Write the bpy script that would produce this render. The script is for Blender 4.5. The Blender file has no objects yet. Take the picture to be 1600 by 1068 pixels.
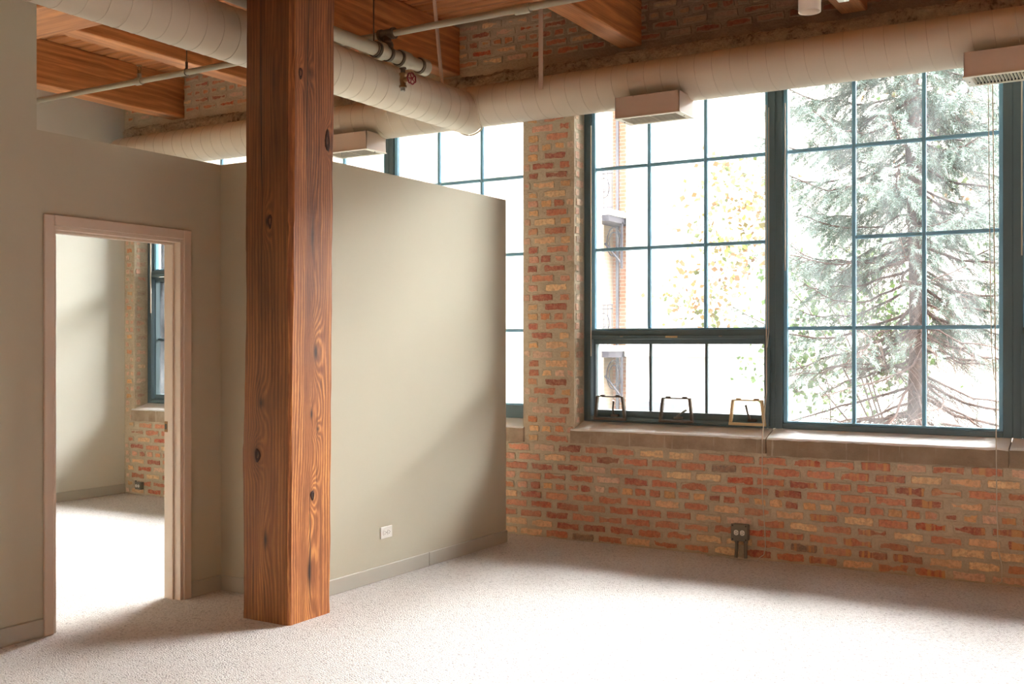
import bpy, math, random
import numpy as np
from mathutils import Vector, Matrix, noise as mnoise

SC = bpy.context.scene
COL = SC.collection
PI = math.pi

# ------------------------------------------------------------------ camera, world, lights, exposure
cam_data = bpy.data.cameras.new('camera')
cam = bpy.data.objects.new('camera', cam_data)
COL.objects.link(cam)
cam.location = (0, 0, 1.42)
YAW = math.radians(30.96)
FPX = 1677.0
cam.rotation_euler = (PI / 2, 0, YAW)
cam_data.sensor_width = 36
cam_data.lens = FPX / 1600 * 36
cam_data.shift_y = 4 / 1600
cam_data.clip_end = 200
SC.camera = cam

SKY_STRENGTH = 5.2
world = bpy.data.worlds.new('world')
SC.world = world
world.use_nodes = True
wn = world.node_tree
bg = wn.nodes['Background']
wtc = wn.nodes.new('ShaderNodeTexCoord')
wsep = wn.nodes.new('ShaderNodeSeparateXYZ')
wramp = wn.nodes.new('ShaderNodeValToRGB')
wn.links.new(wtc.outputs['Generated'], wsep.inputs[0])
wn.links.new(wsep.outputs['Z'], wramp.inputs[0])
# overcast sky, about three times brighter overhead than at the horizon
wramp.color_ramp.elements[0].position = 0.0
wramp.color_ramp.elements[0].color = (0.335, 0.338, 0.345, 1)
wramp.color_ramp.elements[1].position = 1.0
wramp.color_ramp.elements[1].color = (0.985, 0.99, 1.0, 1)
wn.links.new(wramp.outputs[0], bg.inputs['Color'])
bg.inputs['Strength'].default_value = SKY_STRENGTH

SC.view_settings.view_transform = 'Standard'
SC.view_settings.look = 'None'
SC.view_settings.gamma = 1
SC.view_settings.use_curve_mapping = False
SC.view_settings.exposure = 0.5
SC.cycles.use_denoising = True
SC.cycles.max_bounces = 14
SC.cycles.diffuse_bounces = 8
SC.cycles.glossy_bounces = 4
SC.cycles.transparent_max_bounces = 16
SC.cycles.caustics_reflective = False
SC.cycles.caustics_refractive = False


def lamp(name, loc, rot, sx, sy, power, color):
    l = bpy.data.lights.new(name, 'AREA')
    l.shape = 'RECTANGLE'; l.size = sx; l.size_y = sy
    l.energy = power; l.color = color
    o = bpy.data.objects.new(name, l); COL.objects.link(o)
    o.location = loc; o.rotation_euler = rot
    return o


# hazy sun behind thin cloud, high beyond the windows to the right
def soft_sun(az_x, az_y, elev, strength, angle, color):
    l = bpy.data.lights.new('hazy_sun', 'SUN'); l.energy = strength; l.angle = math.radians(angle); l.color = color
    o = bpy.data.objects.new('hazy_sun', l); COL.objects.link(o)
    h = Vector((az_x, az_y, 0)).normalized() * math.cos(math.radians(elev)); h.z = math.sin(math.radians(elev))
    o.rotation_euler = h.to_track_quat('Z', 'Y').to_euler(); o.location = h * 30
    return o


soft_sun(.57, .82, 62, 106.0, 98, (1.0, 1.0, 1.0))

# unseen warm fill light, added behind the camera to brighten the room
lamp('fill_light', (1.6, -3.4, 3.7), (0, 0, 0), 4.5, 1.6, 130, (1.0, 0.86, 0.70))

# ------------------------------------------------------------------ dimensions (metres)
YB = 6.915          # room face of the brick wall
YO = 7.36           # outer face of the brick wall
YG = 7.068          # room face of the window frames
ZC = 3.87           # underside of the deck planks
ZL = 3.5            # top of the rough lintel band, bottom of the beams
ZH = 3.3            # window head
XL, XR = -8.48, 5.8
YF = -5.0
X1 = -4.65          # wall with the doorway
X2 = -4.009         # low partition
HP = 2.461          # height of the low walls
OPEN = [(-8.34, -4.05), (-3.62, 0.70), (1.13, 5.42)]
COURSE = 0.0693
rng = random.Random(7)
nrng = np.random.default_rng(11)


# ------------------------------------------------------------------ helpers
def srgb(r, g, b):
    def f(c):
        c /= 255.0
        return c / 12.92 if c <= 0.04045 else ((c + 0.055) / 1.055) ** 2.4
    return (f(r), f(g), f(b), 1)


def tag(o, label=None, cat=None, group=None, kind=None):
    if label: o['label'] = label
    if cat: o['category'] = cat
    if group: o['group'] = group
    if kind: o['kind'] = kind
    return o


def empty(name, loc=(0, 0, 0)):
    o = bpy.data.objects.new(name, None)
    COL.objects.link(o)
    o.location = loc
    return o


class MB:
    """collects shapes and links them as ONE mesh object"""
    def __init__(self):
        self.v = []; self.f = []; self.s = []

    def add(self, vs, fs, smooth=False):
        b = len(self.v)
        self.v += [tuple(p) for p in vs]
        self.f += [tuple(i + b for i in f) for f in fs]
        self.s += [smooth] * len(fs)
        return self

    def box(self, x0, x1, y0, y1, z0, z1, bev=0.0):
        if bev <= 0:
            vs = [(x, y, z) for z in (z0, z1) for y in (y0, y1) for x in (x0, x1)]
            fs = [(0, 2, 3, 1), (4, 5, 7, 6), (0, 1, 5, 4), (2, 6, 7, 3), (0, 4, 6, 2), (1, 3, 7, 5)]
            return self.add(vs, fs)
        b = min(bev, (x1 - x0) * .45, (y1 - y0) * .45, (z1 - z0) * .45)
        vs = []; idx = {}
        for ix, sx in enumerate((x0, x1)):
            for iy, sy in enumerate((y0, y1)):
                for iz, sz in enumerate((z0, z1)):
                    dx, dy, dz = (b, -b)[ix], (b, -b)[iy], (b, -b)[iz]
                    for ax, p in (('x', (sx, sy + dy, sz + dz)), ('y', (sx + dx, sy, sz + dz)), ('z', (sx + dx, sy + dy, sz))):
                        idx[(ix, iy, iz, ax)] = len(vs); vs.append(p)
        fs = []
        q = ((0, 0), (1, 0), (1, 1), (0, 1))
        for s in (0, 1):
            fs.append([idx[(s, a, c, 'x')] for a, c in (q if s else q[::-1])])
            fs.append([idx[(a, s, c, 'y')] for a, c in (q[::-1] if s else q)])
            fs.append([idx[(a, c, s, 'z')] for a, c in (q if s else q[::-1])])
        for a in (0, 1):
            for c in (0, 1):
                e = [idx[(a, c, 0, 'x')], idx[(a, c, 1, 'x')], idx[(a, c, 1, 'y')], idx[(a, c, 0, 'y')]]
                fs.append(e if a == c else e[::-1])
                e = [idx[(a, 0, c, 'x')], idx[(a, 0, c, 'z')], idx[(a, 1, c, 'z')], idx[(a, 1, c, 'x')]]
                fs.append(e if a == c else e[::-1])
                e = [idx[(0, a, c, 'y')], idx[(1, a, c, 'y')], idx[(1, a, c, 'z')], idx[(0, a, c, 'z')]]
                fs.append(e if a == c else e[::-1])
        for a in (0, 1):
            for c in (0, 1):
                for d in (0, 1):
                    t = [idx[(a, c, d, 'x')], idx[(a, c, d, 'y')], idx[(a, c, d, 'z')]]
                    fs.append(t if (a + c + d) % 2 == 1 else t[::-1])
        return self.add(vs, fs)

    def tube(self, pts, r, n=12, caps=True, smooth=True):
        pts = [Vector(p) for p in pts]
        rs = r if isinstance(r, (list, tuple)) else [r] * len(pts)
        vs = []; fs = []
        up = None
        for i, p in enumerate(pts):
            t = (pts[min(i + 1, len(pts) - 1)] - pts[max(i - 1, 0)])
            t = t.normalized() if t.length > 1e-9 else Vector((0, 0, 1))
            if up is None:
                up = Vector((0, 0, 1)) if abs(t.z) < .9 else Vector((1, 0, 0))
            a = t.cross(up)
            if a.length < 1e-6: a = t.orthogonal()
            a.normalize(); b = t.cross(a).normalized()
            up = -b if False else up
            for k in range(n):
                w = 2 * PI * k / n
                vs.append(p + (a * math.cos(w) + b * math.sin(w)) * rs[i])
        for i in range(len(pts) - 1):
            for k in range(n):
                k2 = (k + 1) % n
                fs.append((i * n + k, i * n + k2, (i + 1) * n + k2, (i + 1) * n + k))
        self.add(vs, fs, smooth)
        if caps:
            self.add(vs[:n], [tuple(range(n))[::-1]]); self.add(vs[-n:], [tuple(range(n))])
        return self

    def prism(self, poly, axis, a, b):
        """poly: 2-D outline in the two other axes (in x,y,z order), extruded from a to b"""
        n = len(poly)
        def P(p, t):
            if axis == 'x': return (t, p[0], p[1])
            if axis == 'y': return (p[0], t, p[1])
            return (p[0], p[1], t)
        vs = [P(p, a) for p in poly] + [P(p, b) for p in poly]
        fs = [tuple(range(n)), tuple(range(2 * n - 1, n - 1, -1))]
        fs += [(i, i + n, (i + 1) % n + n, (i + 1) % n) for i in range(n)]
        return self.add(vs, fs)

    def build(self, name, mat, parent=None, fix=False, data_only=False):
        me = bpy.data.meshes.new(name)
        me.from_pydata(self.v, [], self.f)
        me.polygons.foreach_set('use_smooth', self.s)
        if fix:
            import bmesh
            bm = bmesh.new(); bm.from_mesh(me)
            bmesh.ops.recalc_face_normals(bm, faces=bm.faces)
            bm.to_mesh(me); bm.free()
        for m in (mat if isinstance(mat, (list, tuple)) else [mat]):
            me.materials.append(m)
        me.update()
        if data_only: return me
        o = bpy.data.objects.new(name, me)
        COL.objects.link(o)
        if parent: o.parent = parent
        return o


def np_mesh(name, verts, faces, mat, parent=None, smooth=False, colors=None):
    """fast mesh from numpy arrays; faces (M,k) all of one size"""
    verts = np.asarray(verts, dtype=np.float32); faces = np.asarray(faces, dtype=np.int32)
    k = faces.shape[1]
    me = bpy.data.meshes.new(name)
    me.vertices.add(len(verts)); me.vertices.foreach_set('co', verts.ravel())
    me.loops.add(faces.size); me.loops.foreach_set('vertex_index', faces.ravel())
    me.polygons.add(len(faces))
    me.polygons.foreach_set('loop_start', np.arange(0, faces.size, k, dtype=np.int32))
    me.polygons.foreach_set('use_smooth', np.full(len(faces), smooth))
    me.materials.append(mat)
    if colors is not None:
        a = me.color_attributes.new('tint', 'FLOAT_COLOR', 'POINT')
        a.data.foreach_set('color', np.asarray(colors, dtype=np.float32).ravel())
    me.update(calc_edges=True)
    o = bpy.data.objects.new(name, me)
    COL.objects.link(o)
    if parent: o.parent = parent
    return o


def child(o, parent, name=None):
    c = o.copy(); COL.objects.link(c); c.parent = parent
    if name: c.name = name
    return c


def copy_tree(root, loc):
    r = root.copy(); COL.objects.link(r); r.location = loc
    for ch in list(root.children):
        c = child(ch, r)
        for g in list(ch.children): child(g, c)
    return r


# ------------------------------------------------------------------ node helpers and materials
class NT:
    def __init__(self, name):
        self.m = bpy.data.materials.new(name); self.m.use_nodes = True
        self.t = self.m.node_tree; self.b = self.t.nodes['Principled BSDF']

    def n(self, kind, **kw):
        x = self.t.nodes.new('ShaderNode' + kind)
        for k, v in kw.items(): setattr(x, k, v)
        return x

    def put(self, sock, val):
        if isinstance(val, bpy.types.NodeSocket): self.t.links.new(val, sock)
        else: sock.default_value = val

    def math(self, op, a, b=0.0, c=None, clamp=False):
        x = self.n('Math', operation=op); x.use_clamp = clamp
        self.put(x.inputs[0], a); self.put(x.inputs[1], b)
        if c is not None: self.put(x.inputs[2], c)
        return x.outputs[0]

    def noise(self, vec, scale, detail=4, rough=.55, out=0, dist=0):
        x = self.n('TexNoise'); x.inputs['Scale'].default_value = scale
        x.inputs['Detail'].default_value = detail; x.inputs['Roughness'].default_value = rough
        x.inputs['Distortion'].default_value = dist
        if vec is not None: self.put(x.inputs['Vector'], vec)
        return x.outputs[out]

    def scale(self, vec, s):
        x = self.n('Mapping'); x.inputs['Scale'].default_value = s
        self.put(x.inputs['Vector'], vec); return x.outputs[0]

    def ramp(self, fac, stops, interp='LINEAR'):
        x = self.n('ValToRGB'); r = x.color_ramp; r.interpolation = interp
        while len(r.elements) < len(stops): r.elements.new(.5)
        for e, (p, c) in zip(r.elements, stops):
            e.position = p; e.color = c if len(c) == 4 else (*c, 1)
        self.put(x.inputs[0], fac); return x.outputs[0]

    def mix(self, fac, a, b, blend='MIX'):
        x = self.n('Mix', data_type='RGBA', blend_type=blend); x.clamp_factor = True
        self.put(x.inputs[0], fac); self.put(x.inputs[6], a); self.put(x.inputs[7], b)
        return x.outputs[2]

    def bump(self, h, strength=.5, dist=.01):
        x = self.n('Bump'); x.inputs['Strength'].default_value = strength
        x.inputs['Distance'].default_value = dist
        self.put(x.inputs['Height'], h); self.t.links.new(x.outputs[0], self.b.inputs['Normal'])
        return x

    def obj(self): return self.n('TexCoord').outputs['Object']
    def pos(self): return self.n('NewGeometry').outputs['Position']
    def color(self, c): self.put(self.b.inputs['Base Color'], c)
    def rough(self, r): self.put(self.b.inputs['Roughness'], r)


W = lambda v: (v, v, v, 1)


def mat_paint(name, c, rough=.75, bump=.05, bscale=260, mottled=.04):
    n = NT(name)
    p = n.pos()
    v = n.noise(p, 1.3, 3)
    c2 = tuple(x * (1 - mottled * 2) for x in c[:3]) + (1,)
    n.color(n.mix(v, c2, c)); n.rough(rough)
    n.bump(n.noise(p, bscale, 2), bump, .002)
    return n.m


def mat_plain(name, c, rough=.5, metal=0.0, vary=.1, scale=30):
    n = NT(name)
    v = n.noise(n.obj(), scale, 3)
    n.color(n.mix(v, tuple(x * (1 - vary) for x in c[:3]) + (1,), c))
    n.rough(rough); n.b.inputs['Metallic'].default_value = metal
    n.bump(v, .05, .002)
    return n.m


def mat_wood(name, axis, across, dark, mid, light, freq=60, wamp=.20, knots=(), grain=1.0, per_object=True, low_bright=False, rough=.55, cracks=()):
    """timber: growth-ring bands along `axis`, deflected around knots (u along `across`, v along `axis`, su, sv, amount)"""
    n = NT(name)
    o = n.obj()
    if per_object:
        oi = n.n('ObjectInfo')
        vm = n.n('VectorMath', operation='ADD')
        vs = n.n('VectorMath', operation='SCALE'); vs.inputs[0].default_value = (3, 7, 5)
        n.put(vs.inputs['Scale'], oi.outputs['Random'])
        n.put(vm.inputs[0], o); n.put(vm.inputs[1], vs.outputs[0]); src = vm.outputs[0]
    else:
        src = o
    sep = n.n('SeparateXYZ'); n.put(sep.inputs[0], o)
    u = sep.outputs[across.upper()]; v = sep.outputs[axis.upper()]
    s1 = {'x': (.35, 2.4, 2.4), 'y': (2.4, .35, 2.4), 'z': (2.4, 2.4, .35)}[axis]
    s2 = {'x': (2.2, 160, 160), 'y': (160, 2.2, 160), 'z': (160, 160, 2.2)}[axis]
    s3 = {'x': (1, 14, 14), 'y': (14, 1, 14), 'z': (14, 14, 1)}[axis]
    warp = n.noise(n.scale(src, s1), 1.6, 3, .5)
    field = n.math('MULTIPLY_ADD', warp, wamp, u)
    field = n.math('MULTIPLY_ADD', n.noise(n.scale(src, s1), 26, 3, .6), .016, field)
    dk = None
    for (ku, kv, su, sv, am) in knots:
        du = n.math('DIVIDE', n.math('SUBTRACT', u, ku), su)
        dv = n.math('DIVIDE', n.math('SUBTRACT', v, kv), sv)
        r2 = n.math('ADD', n.math('MULTIPLY', du, du), n.math('MULTIPLY', dv, dv))
        g = n.math('POWER', 2.718, n.math('MULTIPLY', r2, -1.0))
        field = n.math('MULTIPLY_ADD', g, am, field)
        core = n.math('POWER', 2.718, n.math('MULTIPLY', r2, -14.0))
        core = n.math('MULTIPLY', core, min(1, abs(am) * 16) if am > 0 else 0.0)
        dk = core if dk is None else n.math('MAXIMUM', dk, core)
    sn = n.math('SINE', n.math('MULTIPLY', field, freq * 2 * PI))
    ring = n.math('MULTIPLY_ADD', sn, .5, .5)
    ring = n.math('POWER', ring, 1.6)
    fine = n.noise(n.scale(src, s2), 1.0, 3, .6)
    big = n.noise(n.scale(src, s3), .9, 4, .6)
    patch = n.noise(n.scale(src, s1), 5.5, 4, .65)
    ring = n.math('MULTIPLY', ring, n.ramp(patch, [(.36, W(.25)), (.62, W(1.15))]))
    if low_bright:      # the grain shows more and the tone gets lighter towards the foot
        low_mask = n.math('MULTIPLY_ADD', v, -.42, 1.25, clamp=True)
        ring = n.math('MULTIPLY', ring, n.math('MULTIPLY_ADD', low_mask, .65, .36))
    f = n.math('ADD', n.math('MULTIPLY', ring, .42 * grain), n.math('MULTIPLY', fine, .35))
    f = n.math('ADD', f, n.math('MULTIPLY', big, .50))
    if low_bright:
        f = n.math('ADD', f, n.math('MULTIPLY', n.math('SUBTRACT', 1.3, v), .06))
    c = n.ramp(f, [(.28, dark), (.58, mid), (.92, light)])
    if dk is not None:
        c = n.mix(n.math('MULTIPLY', dk, 1.15, clamp=True), c, tuple(x * .35 for x in dark[:3]) + (1,))
    for (cu, v0, v1, w) in cracks:
        wob = n.math('MULTIPLY_ADD', n.noise(n.scale(src, s1), 2.2, 3), .05, -.025)
        d = n.math('ABSOLUTE', n.math('SUBTRACT', n.math('ADD', u, wob), cu))
        lim = n.math('MULTIPLY', n.math('MULTIPLY', n.math('SUBTRACT', v, v0), n.math('SUBTRACT', v1, v)), 4.0 / (v1 - v0) ** 2, clamp=True)
        m = n.math('LESS_THAN', d, n.math('MULTIPLY', lim, w))
        c = n.mix(m, c, (.012, .006, .003, 1))
    n.color(c); n.rough(rough)
    n.bump(n.math('ADD', f, n.math('MULTIPLY', ring, .2)), .35, .004)
    return n.m


M = {}
M['wall'] = mat_paint('wall_paint', srgb(196, 189, 168))
M['bedroom'] = mat_paint('bedroom_paint', srgb(214, 210, 196))
M['base'] = mat_paint('baseboard_paint', srgb(190, 185, 172), .45, .02)
M['casing'] = mat_paint('casing_paint', srgb(222, 204, 186), .4, .02)
M['duct'] = mat_paint('duct_paint', srgb(214, 199, 178), .45, .03, 90)
M['seam'] = mat_paint('duct_seam_paint', srgb(196, 180, 158), .5, .02)
M['vent'] = mat_paint('vent_paint', srgb(196, 170, 150), .45, .02)
M['ventlip'] = mat_paint('vent_grille_paint', srgb(235, 226, 208), .45, .02)
M['dark'] = mat_plain('dark_void', srgb(58, 50, 42), .8)
M['pipe'] = mat_plain('painted_pipe', srgb(160, 148, 126), .42, 0, .12)
M['pipe_dark'] = mat_plain('dark_fitting', srgb(88, 74, 58), .5, .3)
M['brass'] = mat_plain('aged_brass', srgb(140, 104, 66), .4, .7)
M['red'] = mat_plain('red_enamel', srgb(128, 26, 30), .4)
M['frame'] = mat_plain('teal_frame_paint', srgb(84, 104, 110), .42, 0, .1, 8)
M['muntin'] = mat_plain('teal_paint_lit', srgb(132, 186, 214), .42, 0, .1, 8)  # same teal as the frames, lightened: light on the bars put into the colour
M['bronze'] = mat_plain('dark_bronze', srgb(92, 80, 70), .4, .5)
M['tan_metal'] = mat_plain('tan_metal', srgb(205, 178, 132), .45, .1)
M['steel'] = mat_plain('grey_steel', srgb(140, 136, 126), .4, .6)
M['cord'] = mat_plain('cord_white', srgb(214, 203, 184), .6)
M['greybox'] = mat_plain('grey_box', srgb(128, 122, 110), .45, .1)
M['white'] = mat_plain('white_plastic', srgb(240, 238, 230), .35, 0, .03)
M['slot'] = mat_plain('black_slot', srgb(34, 30, 28), .6)
M['light_can'] = mat_plain('light_can_paint', srgb(226, 206, 186), .45)
M['label'] = mat_plain('yellow_tag', srgb(214, 170, 60), .6)
M['iron'] = mat_plain('wrought_iron', srgb(62, 58, 66), .6, .2)
M['board'] = mat_paint('plain_wall', srgb(205, 196, 176))

DK, MD, LT = srgb(74, 32, 12), srgb(142, 72, 30), srgb(196, 122, 60)
M['beam_y'] = mat_wood('beam_timber', 'y', 'z', srgb(136, 80, 40), srgb(202, 134, 80), srgb(230, 172, 114), 16, .3, grain=.42)
M['beam_x'] = mat_wood('girder_timber', 'x', 'z', srgb(136, 80, 40), srgb(202, 134, 80), srgb(230, 172, 114), 16, .3, grain=.42)
M['plank'] = mat_wood('deck_timber', 'x', 'y', srgb(134, 76, 40), srgb(208, 140, 86), srgb(236, 180, 124), 9, .3, grain=.22)
M['post_l'] = mat_wood('post_timber_shaded', 'z', 'x', srgb(84, 47, 22), srgb(152, 94, 49), srgb(196, 128, 66), 46, .09,  # darker copy for the side away from the windows, shade put into the colour
                       knots=[(.17, 2.05, .035, .10, .07), (.10, .86, .05, .085, .10), (.16, .42, .05, .19, .055), (.13, 1.12, .06, .10, .05),
                              (.22, 2.75, .05, .3, .04)],
                       grain=.6, per_object=False, low_bright=True, cracks=[(.135, 1.7, 3.6, .0028), (.07, .02, .36, .003), (.155, .0, .25, .002)])
M['post_r'] = mat_wood('post_timber_lit', 'z', 'y', srgb(96, 50, 23), srgb(178, 108, 59), srgb(226, 158, 86), 52, .09,  # lighter copy of the same timber, window light put into the colour
                       knots=[(.055, 2.80, .03, .07, .05), (.27, 2.49, .03, .085, .09), (.13, 2.82, .03, .08, .045), (.19, 1.38, .055, .17, .11),
                              (.16, 1.06, .035, .10, .06), (.21, .98, .03, .05, .05), (.17, .64, .045, .09, .09), (.15, .25, .06, .30, .085),
                              (.16, 1.98, .045, .25, .05)],
                       grain=1.0, per_object=False, low_bright=True, cracks=[(.15, .0, .75, .0032), (.12, 1.9, 3.5, .0024), (.2, .55, 1.3, .0016)])


def mat_carpet():
    n = NT('berber_carpet')
    p = n.pos()
    mp = n.n('Mapping'); mp.inputs['Rotation'].default_value = (0, 0, math.radians(7)); mp.inputs['Scale'].default_value = (1, 1, 1)
    n.put(mp.inputs['Vector'], p)
    v = n.n('TexVoronoi'); v.inputs['Scale'].default_value = 105; v.inputs['Randomness'].default_value = .38
    n.put(v.inputs['Vector'], mp.outputs[0])
    sep = n.n('SeparateColor'); n.put(sep.inputs[0], v.outputs['Color'])
    fl = n.noise(p, 170, 2, .7)
    tone = n.math('ADD', n.math('MULTIPLY', sep.outputs[0], .5), n.math('MULTIPLY', fl, .5))
    c = n.ramp(tone, [(.16, srgb(182, 172, 166)), (.34, srgb(222, 216, 211)), (.7, srgb(233, 229, 225)), (.95, srgb(243, 241, 239))])
    fleck = n.math('GREATER_THAN', sep.outputs[1], .94)
    c = n.mix(n.math('MULTIPLY', fleck, .42), c, srgb(126, 116, 112))
    c = n.mix(n.math('MULTIPLY', v.outputs['Distance'], .40, clamp=True), c, srgb(154, 142, 136))
    c = n.mix(n.math('MULTIPLY', n.noise(p, .9, 2), .12), c, srgb(196, 184, 172))
    n.color(c); n.rough(.95)
    h = n.math('SUBTRACT', 1.0, v.outputs['Distance'])
    n.bump(n.math('ADD', h, n.math('MULTIPLY', fl, .4)), .9, .008)
    return n.m


def mat_mortar():
    n = NT('old_mortar')
    p = n.pos()
    a = n.noise(p, 5, 5, .6); b = n.noise(p, 60, 4, .7)
    c = n.ramp(n.math('ADD', n.math('MULTIPLY', a, .6), n.math('MULTIPLY', b, .4)),
               [(.3, srgb(176, 156, 130)), (.55, srgb(204, 188, 162)), (.8, srgb(222, 209, 186))])
    zs = n.n('SeparateXYZ'); n.put(zs.inputs[0], p)
    upper_dark = n.math('MULTIPLY', n.math('GREATER_THAN', zs.outputs[2], 3.45), n.math('MULTIPLY_ADD', zs.outputs[0], .9, 3.9, clamp=True))  # mortar darker above the lintel band, growing towards the right
    c = n.mix(n.math('MULTIPLY', upper_dark, n.math('MULTIPLY_ADD', a, .8, .3)), c, srgb(84, 56, 38))
    n.color(c); n.rough(.95)
    n.bump(n.math('ADD', n.noise(p, 22, 5, .7), n.math('MULTIPLY', b, .5)), .8, .012)
    return n.m


def mat_brick():
    n = NT('old_common_brick')
    p = n.pos()
    col = n.n('Attribute', attribute_name='tint').outputs['Color']
    loc = n.n('Attribute', attribute_name='local').outputs['Vector']
    half = n.n('Attribute', attribute_name='half').outputs['Vector']
    sl = n.n('SeparateXYZ'); n.put(sl.inputs[0], loc)
    sh = n.n('SeparateXYZ'); n.put(sh.inputs[0], half)
    ex = n.math('SUBTRACT', sh.outputs[0], n.math('ABSOLUTE', sl.outputs[0]))
    ey = n.math('SUBTRACT', sh.outputs[1], n.math('ABSOLUTE', sl.outputs[1]))
    d = n.math('MINIMUM', ex, ey)
    big = n.noise(p, 20, 5, .7); fine = n.noise(p, 130, 4, .7); mid = n.noise(p, 42, 4, .65)
    # mortar dragged over the arrises
    lim = n.math('MULTIPLY_ADD', n.noise(p, 12, 4, .6), .050, -.0205)
    lim = n.math('ADD', lim, n.math('MULTIPLY_ADD', mid, .009, -.0045))
    lim = n.math('ADD', lim, n.math('MULTIPLY', n.ramp(n.noise(p, 3.3, 3, .6), [(.54, W(0)), (.68, W(1))]), .013))
    zs = n.n('SeparateXYZ'); n.put(zs.inputs[0], p)
    lim = n.math('ADD', lim, n.math('MULTIPLY', n.math('GREATER_THAN', zs.outputs[2], 3.4), .0075))
    lim = n.math('ADD', lim, n.math('MULTIPLY', n.math('LESS_THAN', zs.outputs[0], -7.0), .0035))
    smear = n.n('MapRange'); smear.inputs['From Min'].default_value = -.0012; smear.inputs['From Max'].default_value = .0022
    smear.inputs['To Min'].default_value = 1; smear.inputs['To Max'].default_value = 0
    n.put(smear.inputs['Value'], n.math('SUBTRACT', d, lim))
    # streaked bands across some bricks
    sx = n.scale(p, (30, 30, 1.2))
    band = n.ramp(n.noise(sx, 1.0, 2, .4), [(.52, W(0)), (.60, W(1))])
    sp = n.n('SeparateXYZ'); n.put(sp.inputs[0], p)
    right = n.math('MULTIPLY_ADD', sp.outputs[0], 1.4, 3.4, clamp=True)
    band = n.math('MULTIPLY', n.math('MULTIPLY', band, right), sh.outputs[2])
    blot = n.ramp(n.noise(p, 34, 5, .75), [(.44, W(0)), (.58, W(1))])
    c = n.mix(n.math('MULTIPLY', blot, .75), col, n.mix(.5, col, srgb(226, 178, 140)))
    c = n.mix(n.math('MULTIPLY', n.ramp(mid, [(.45, W(0)), (.6, W(1))]), .5), c, n.mix(.6, c, srgb(128, 70, 54)))
    c = n.mix(band, c, srgb(214, 160, 108))
    spots = n.ramp(fine, [(.60, W(0)), (.70, W(1))])
    c = n.mix(n.math('MULTIPLY', spots, .7), c, srgb(232, 204, 172))
    pits = n.ramp(n.noise(p, 75, 3, .6), [(.27, W(1)), (.34, W(0))])
    c = n.mix(n.math('MULTIPLY', pits, .6), c, srgb(84, 56, 42))
    c = n.mix(n.math('MULTIPLY', n.ramp(n.noise(p, 3.2, 3), [(.5, W(0)), (.72, W(1))]), .4), c, srgb(196, 172, 140))
    c = n.mix(smear.outputs[0], c, n.mix(mid, srgb(182, 162, 134), srgb(216, 201, 174)))
    upper_dark = n.math('MULTIPLY', n.math('GREATER_THAN', zs.outputs[2], 3.45), n.math('MULTIPLY_ADD', zs.outputs[0], .9, 3.6, clamp=True))  # bricks above the lintel band darken towards the right
    c = n.mix(n.math('MULTIPLY', upper_dark, .62), c, srgb(70, 42, 26))
    n.color(c); n.rough(.92)
    n.bump(n.math('ADD', n.math('MULTIPLY', fine, .5), mid), .7, .006)
    return n.m


def mat_sill():
    n = NT('weathered_stone_sill')
    p = n.pos()
    g = n.n('NewGeometry'); sn = n.n('SeparateXYZ'); n.put(sn.inputs[0], g.outputs['Normal'])
    st = n.noise(n.scale(p, (30, 30, 2.2)), 1, 3, .6)
    a = n.noise(p, 7, 5, .65)
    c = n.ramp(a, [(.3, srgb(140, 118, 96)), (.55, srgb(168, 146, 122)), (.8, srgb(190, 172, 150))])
    sp = n.n('SeparateXYZ'); n.put(sp.inputs[0], p)
    rr = n.math('MULTIPLY_ADD', sp.outputs[0], 8, 17.6, clamp=True)
    c = n.mix(n.math('MULTIPLY', rr, .45), c, srgb(122, 102, 76))
    c = n.mix(n.math('MULTIPLY', n.ramp(st, [(.62, W(0)), (.7, W(1))]), .5), c, srgb(206, 192, 172))
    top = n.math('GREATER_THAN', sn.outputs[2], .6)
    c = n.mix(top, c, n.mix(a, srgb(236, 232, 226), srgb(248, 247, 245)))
    n.color(c); n.rough(.8); n.bump(n.noise(p, 90, 4, .7), .5, .004)
    return n.m


def mat_concrete():
    n = NT('rough_lintel')
    p = n.pos()
    a = n.noise(p, 26, 6, .75); b = n.noise(p, 6, 4)
    c = n.ramp(n.math('ADD', n.math('MULTIPLY', a, .65), n.math('MULTIPLY', b, .35)),
               [(.36, srgb(110, 92, 74)), (.46, srgb(188, 168, 144)), (.58, srgb(206, 188, 164)), (.68, srgb(240, 222, 186))])
    n.color(c); n.rough(.95); n.bump(a, 1.0, .03)
    return n.m


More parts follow.
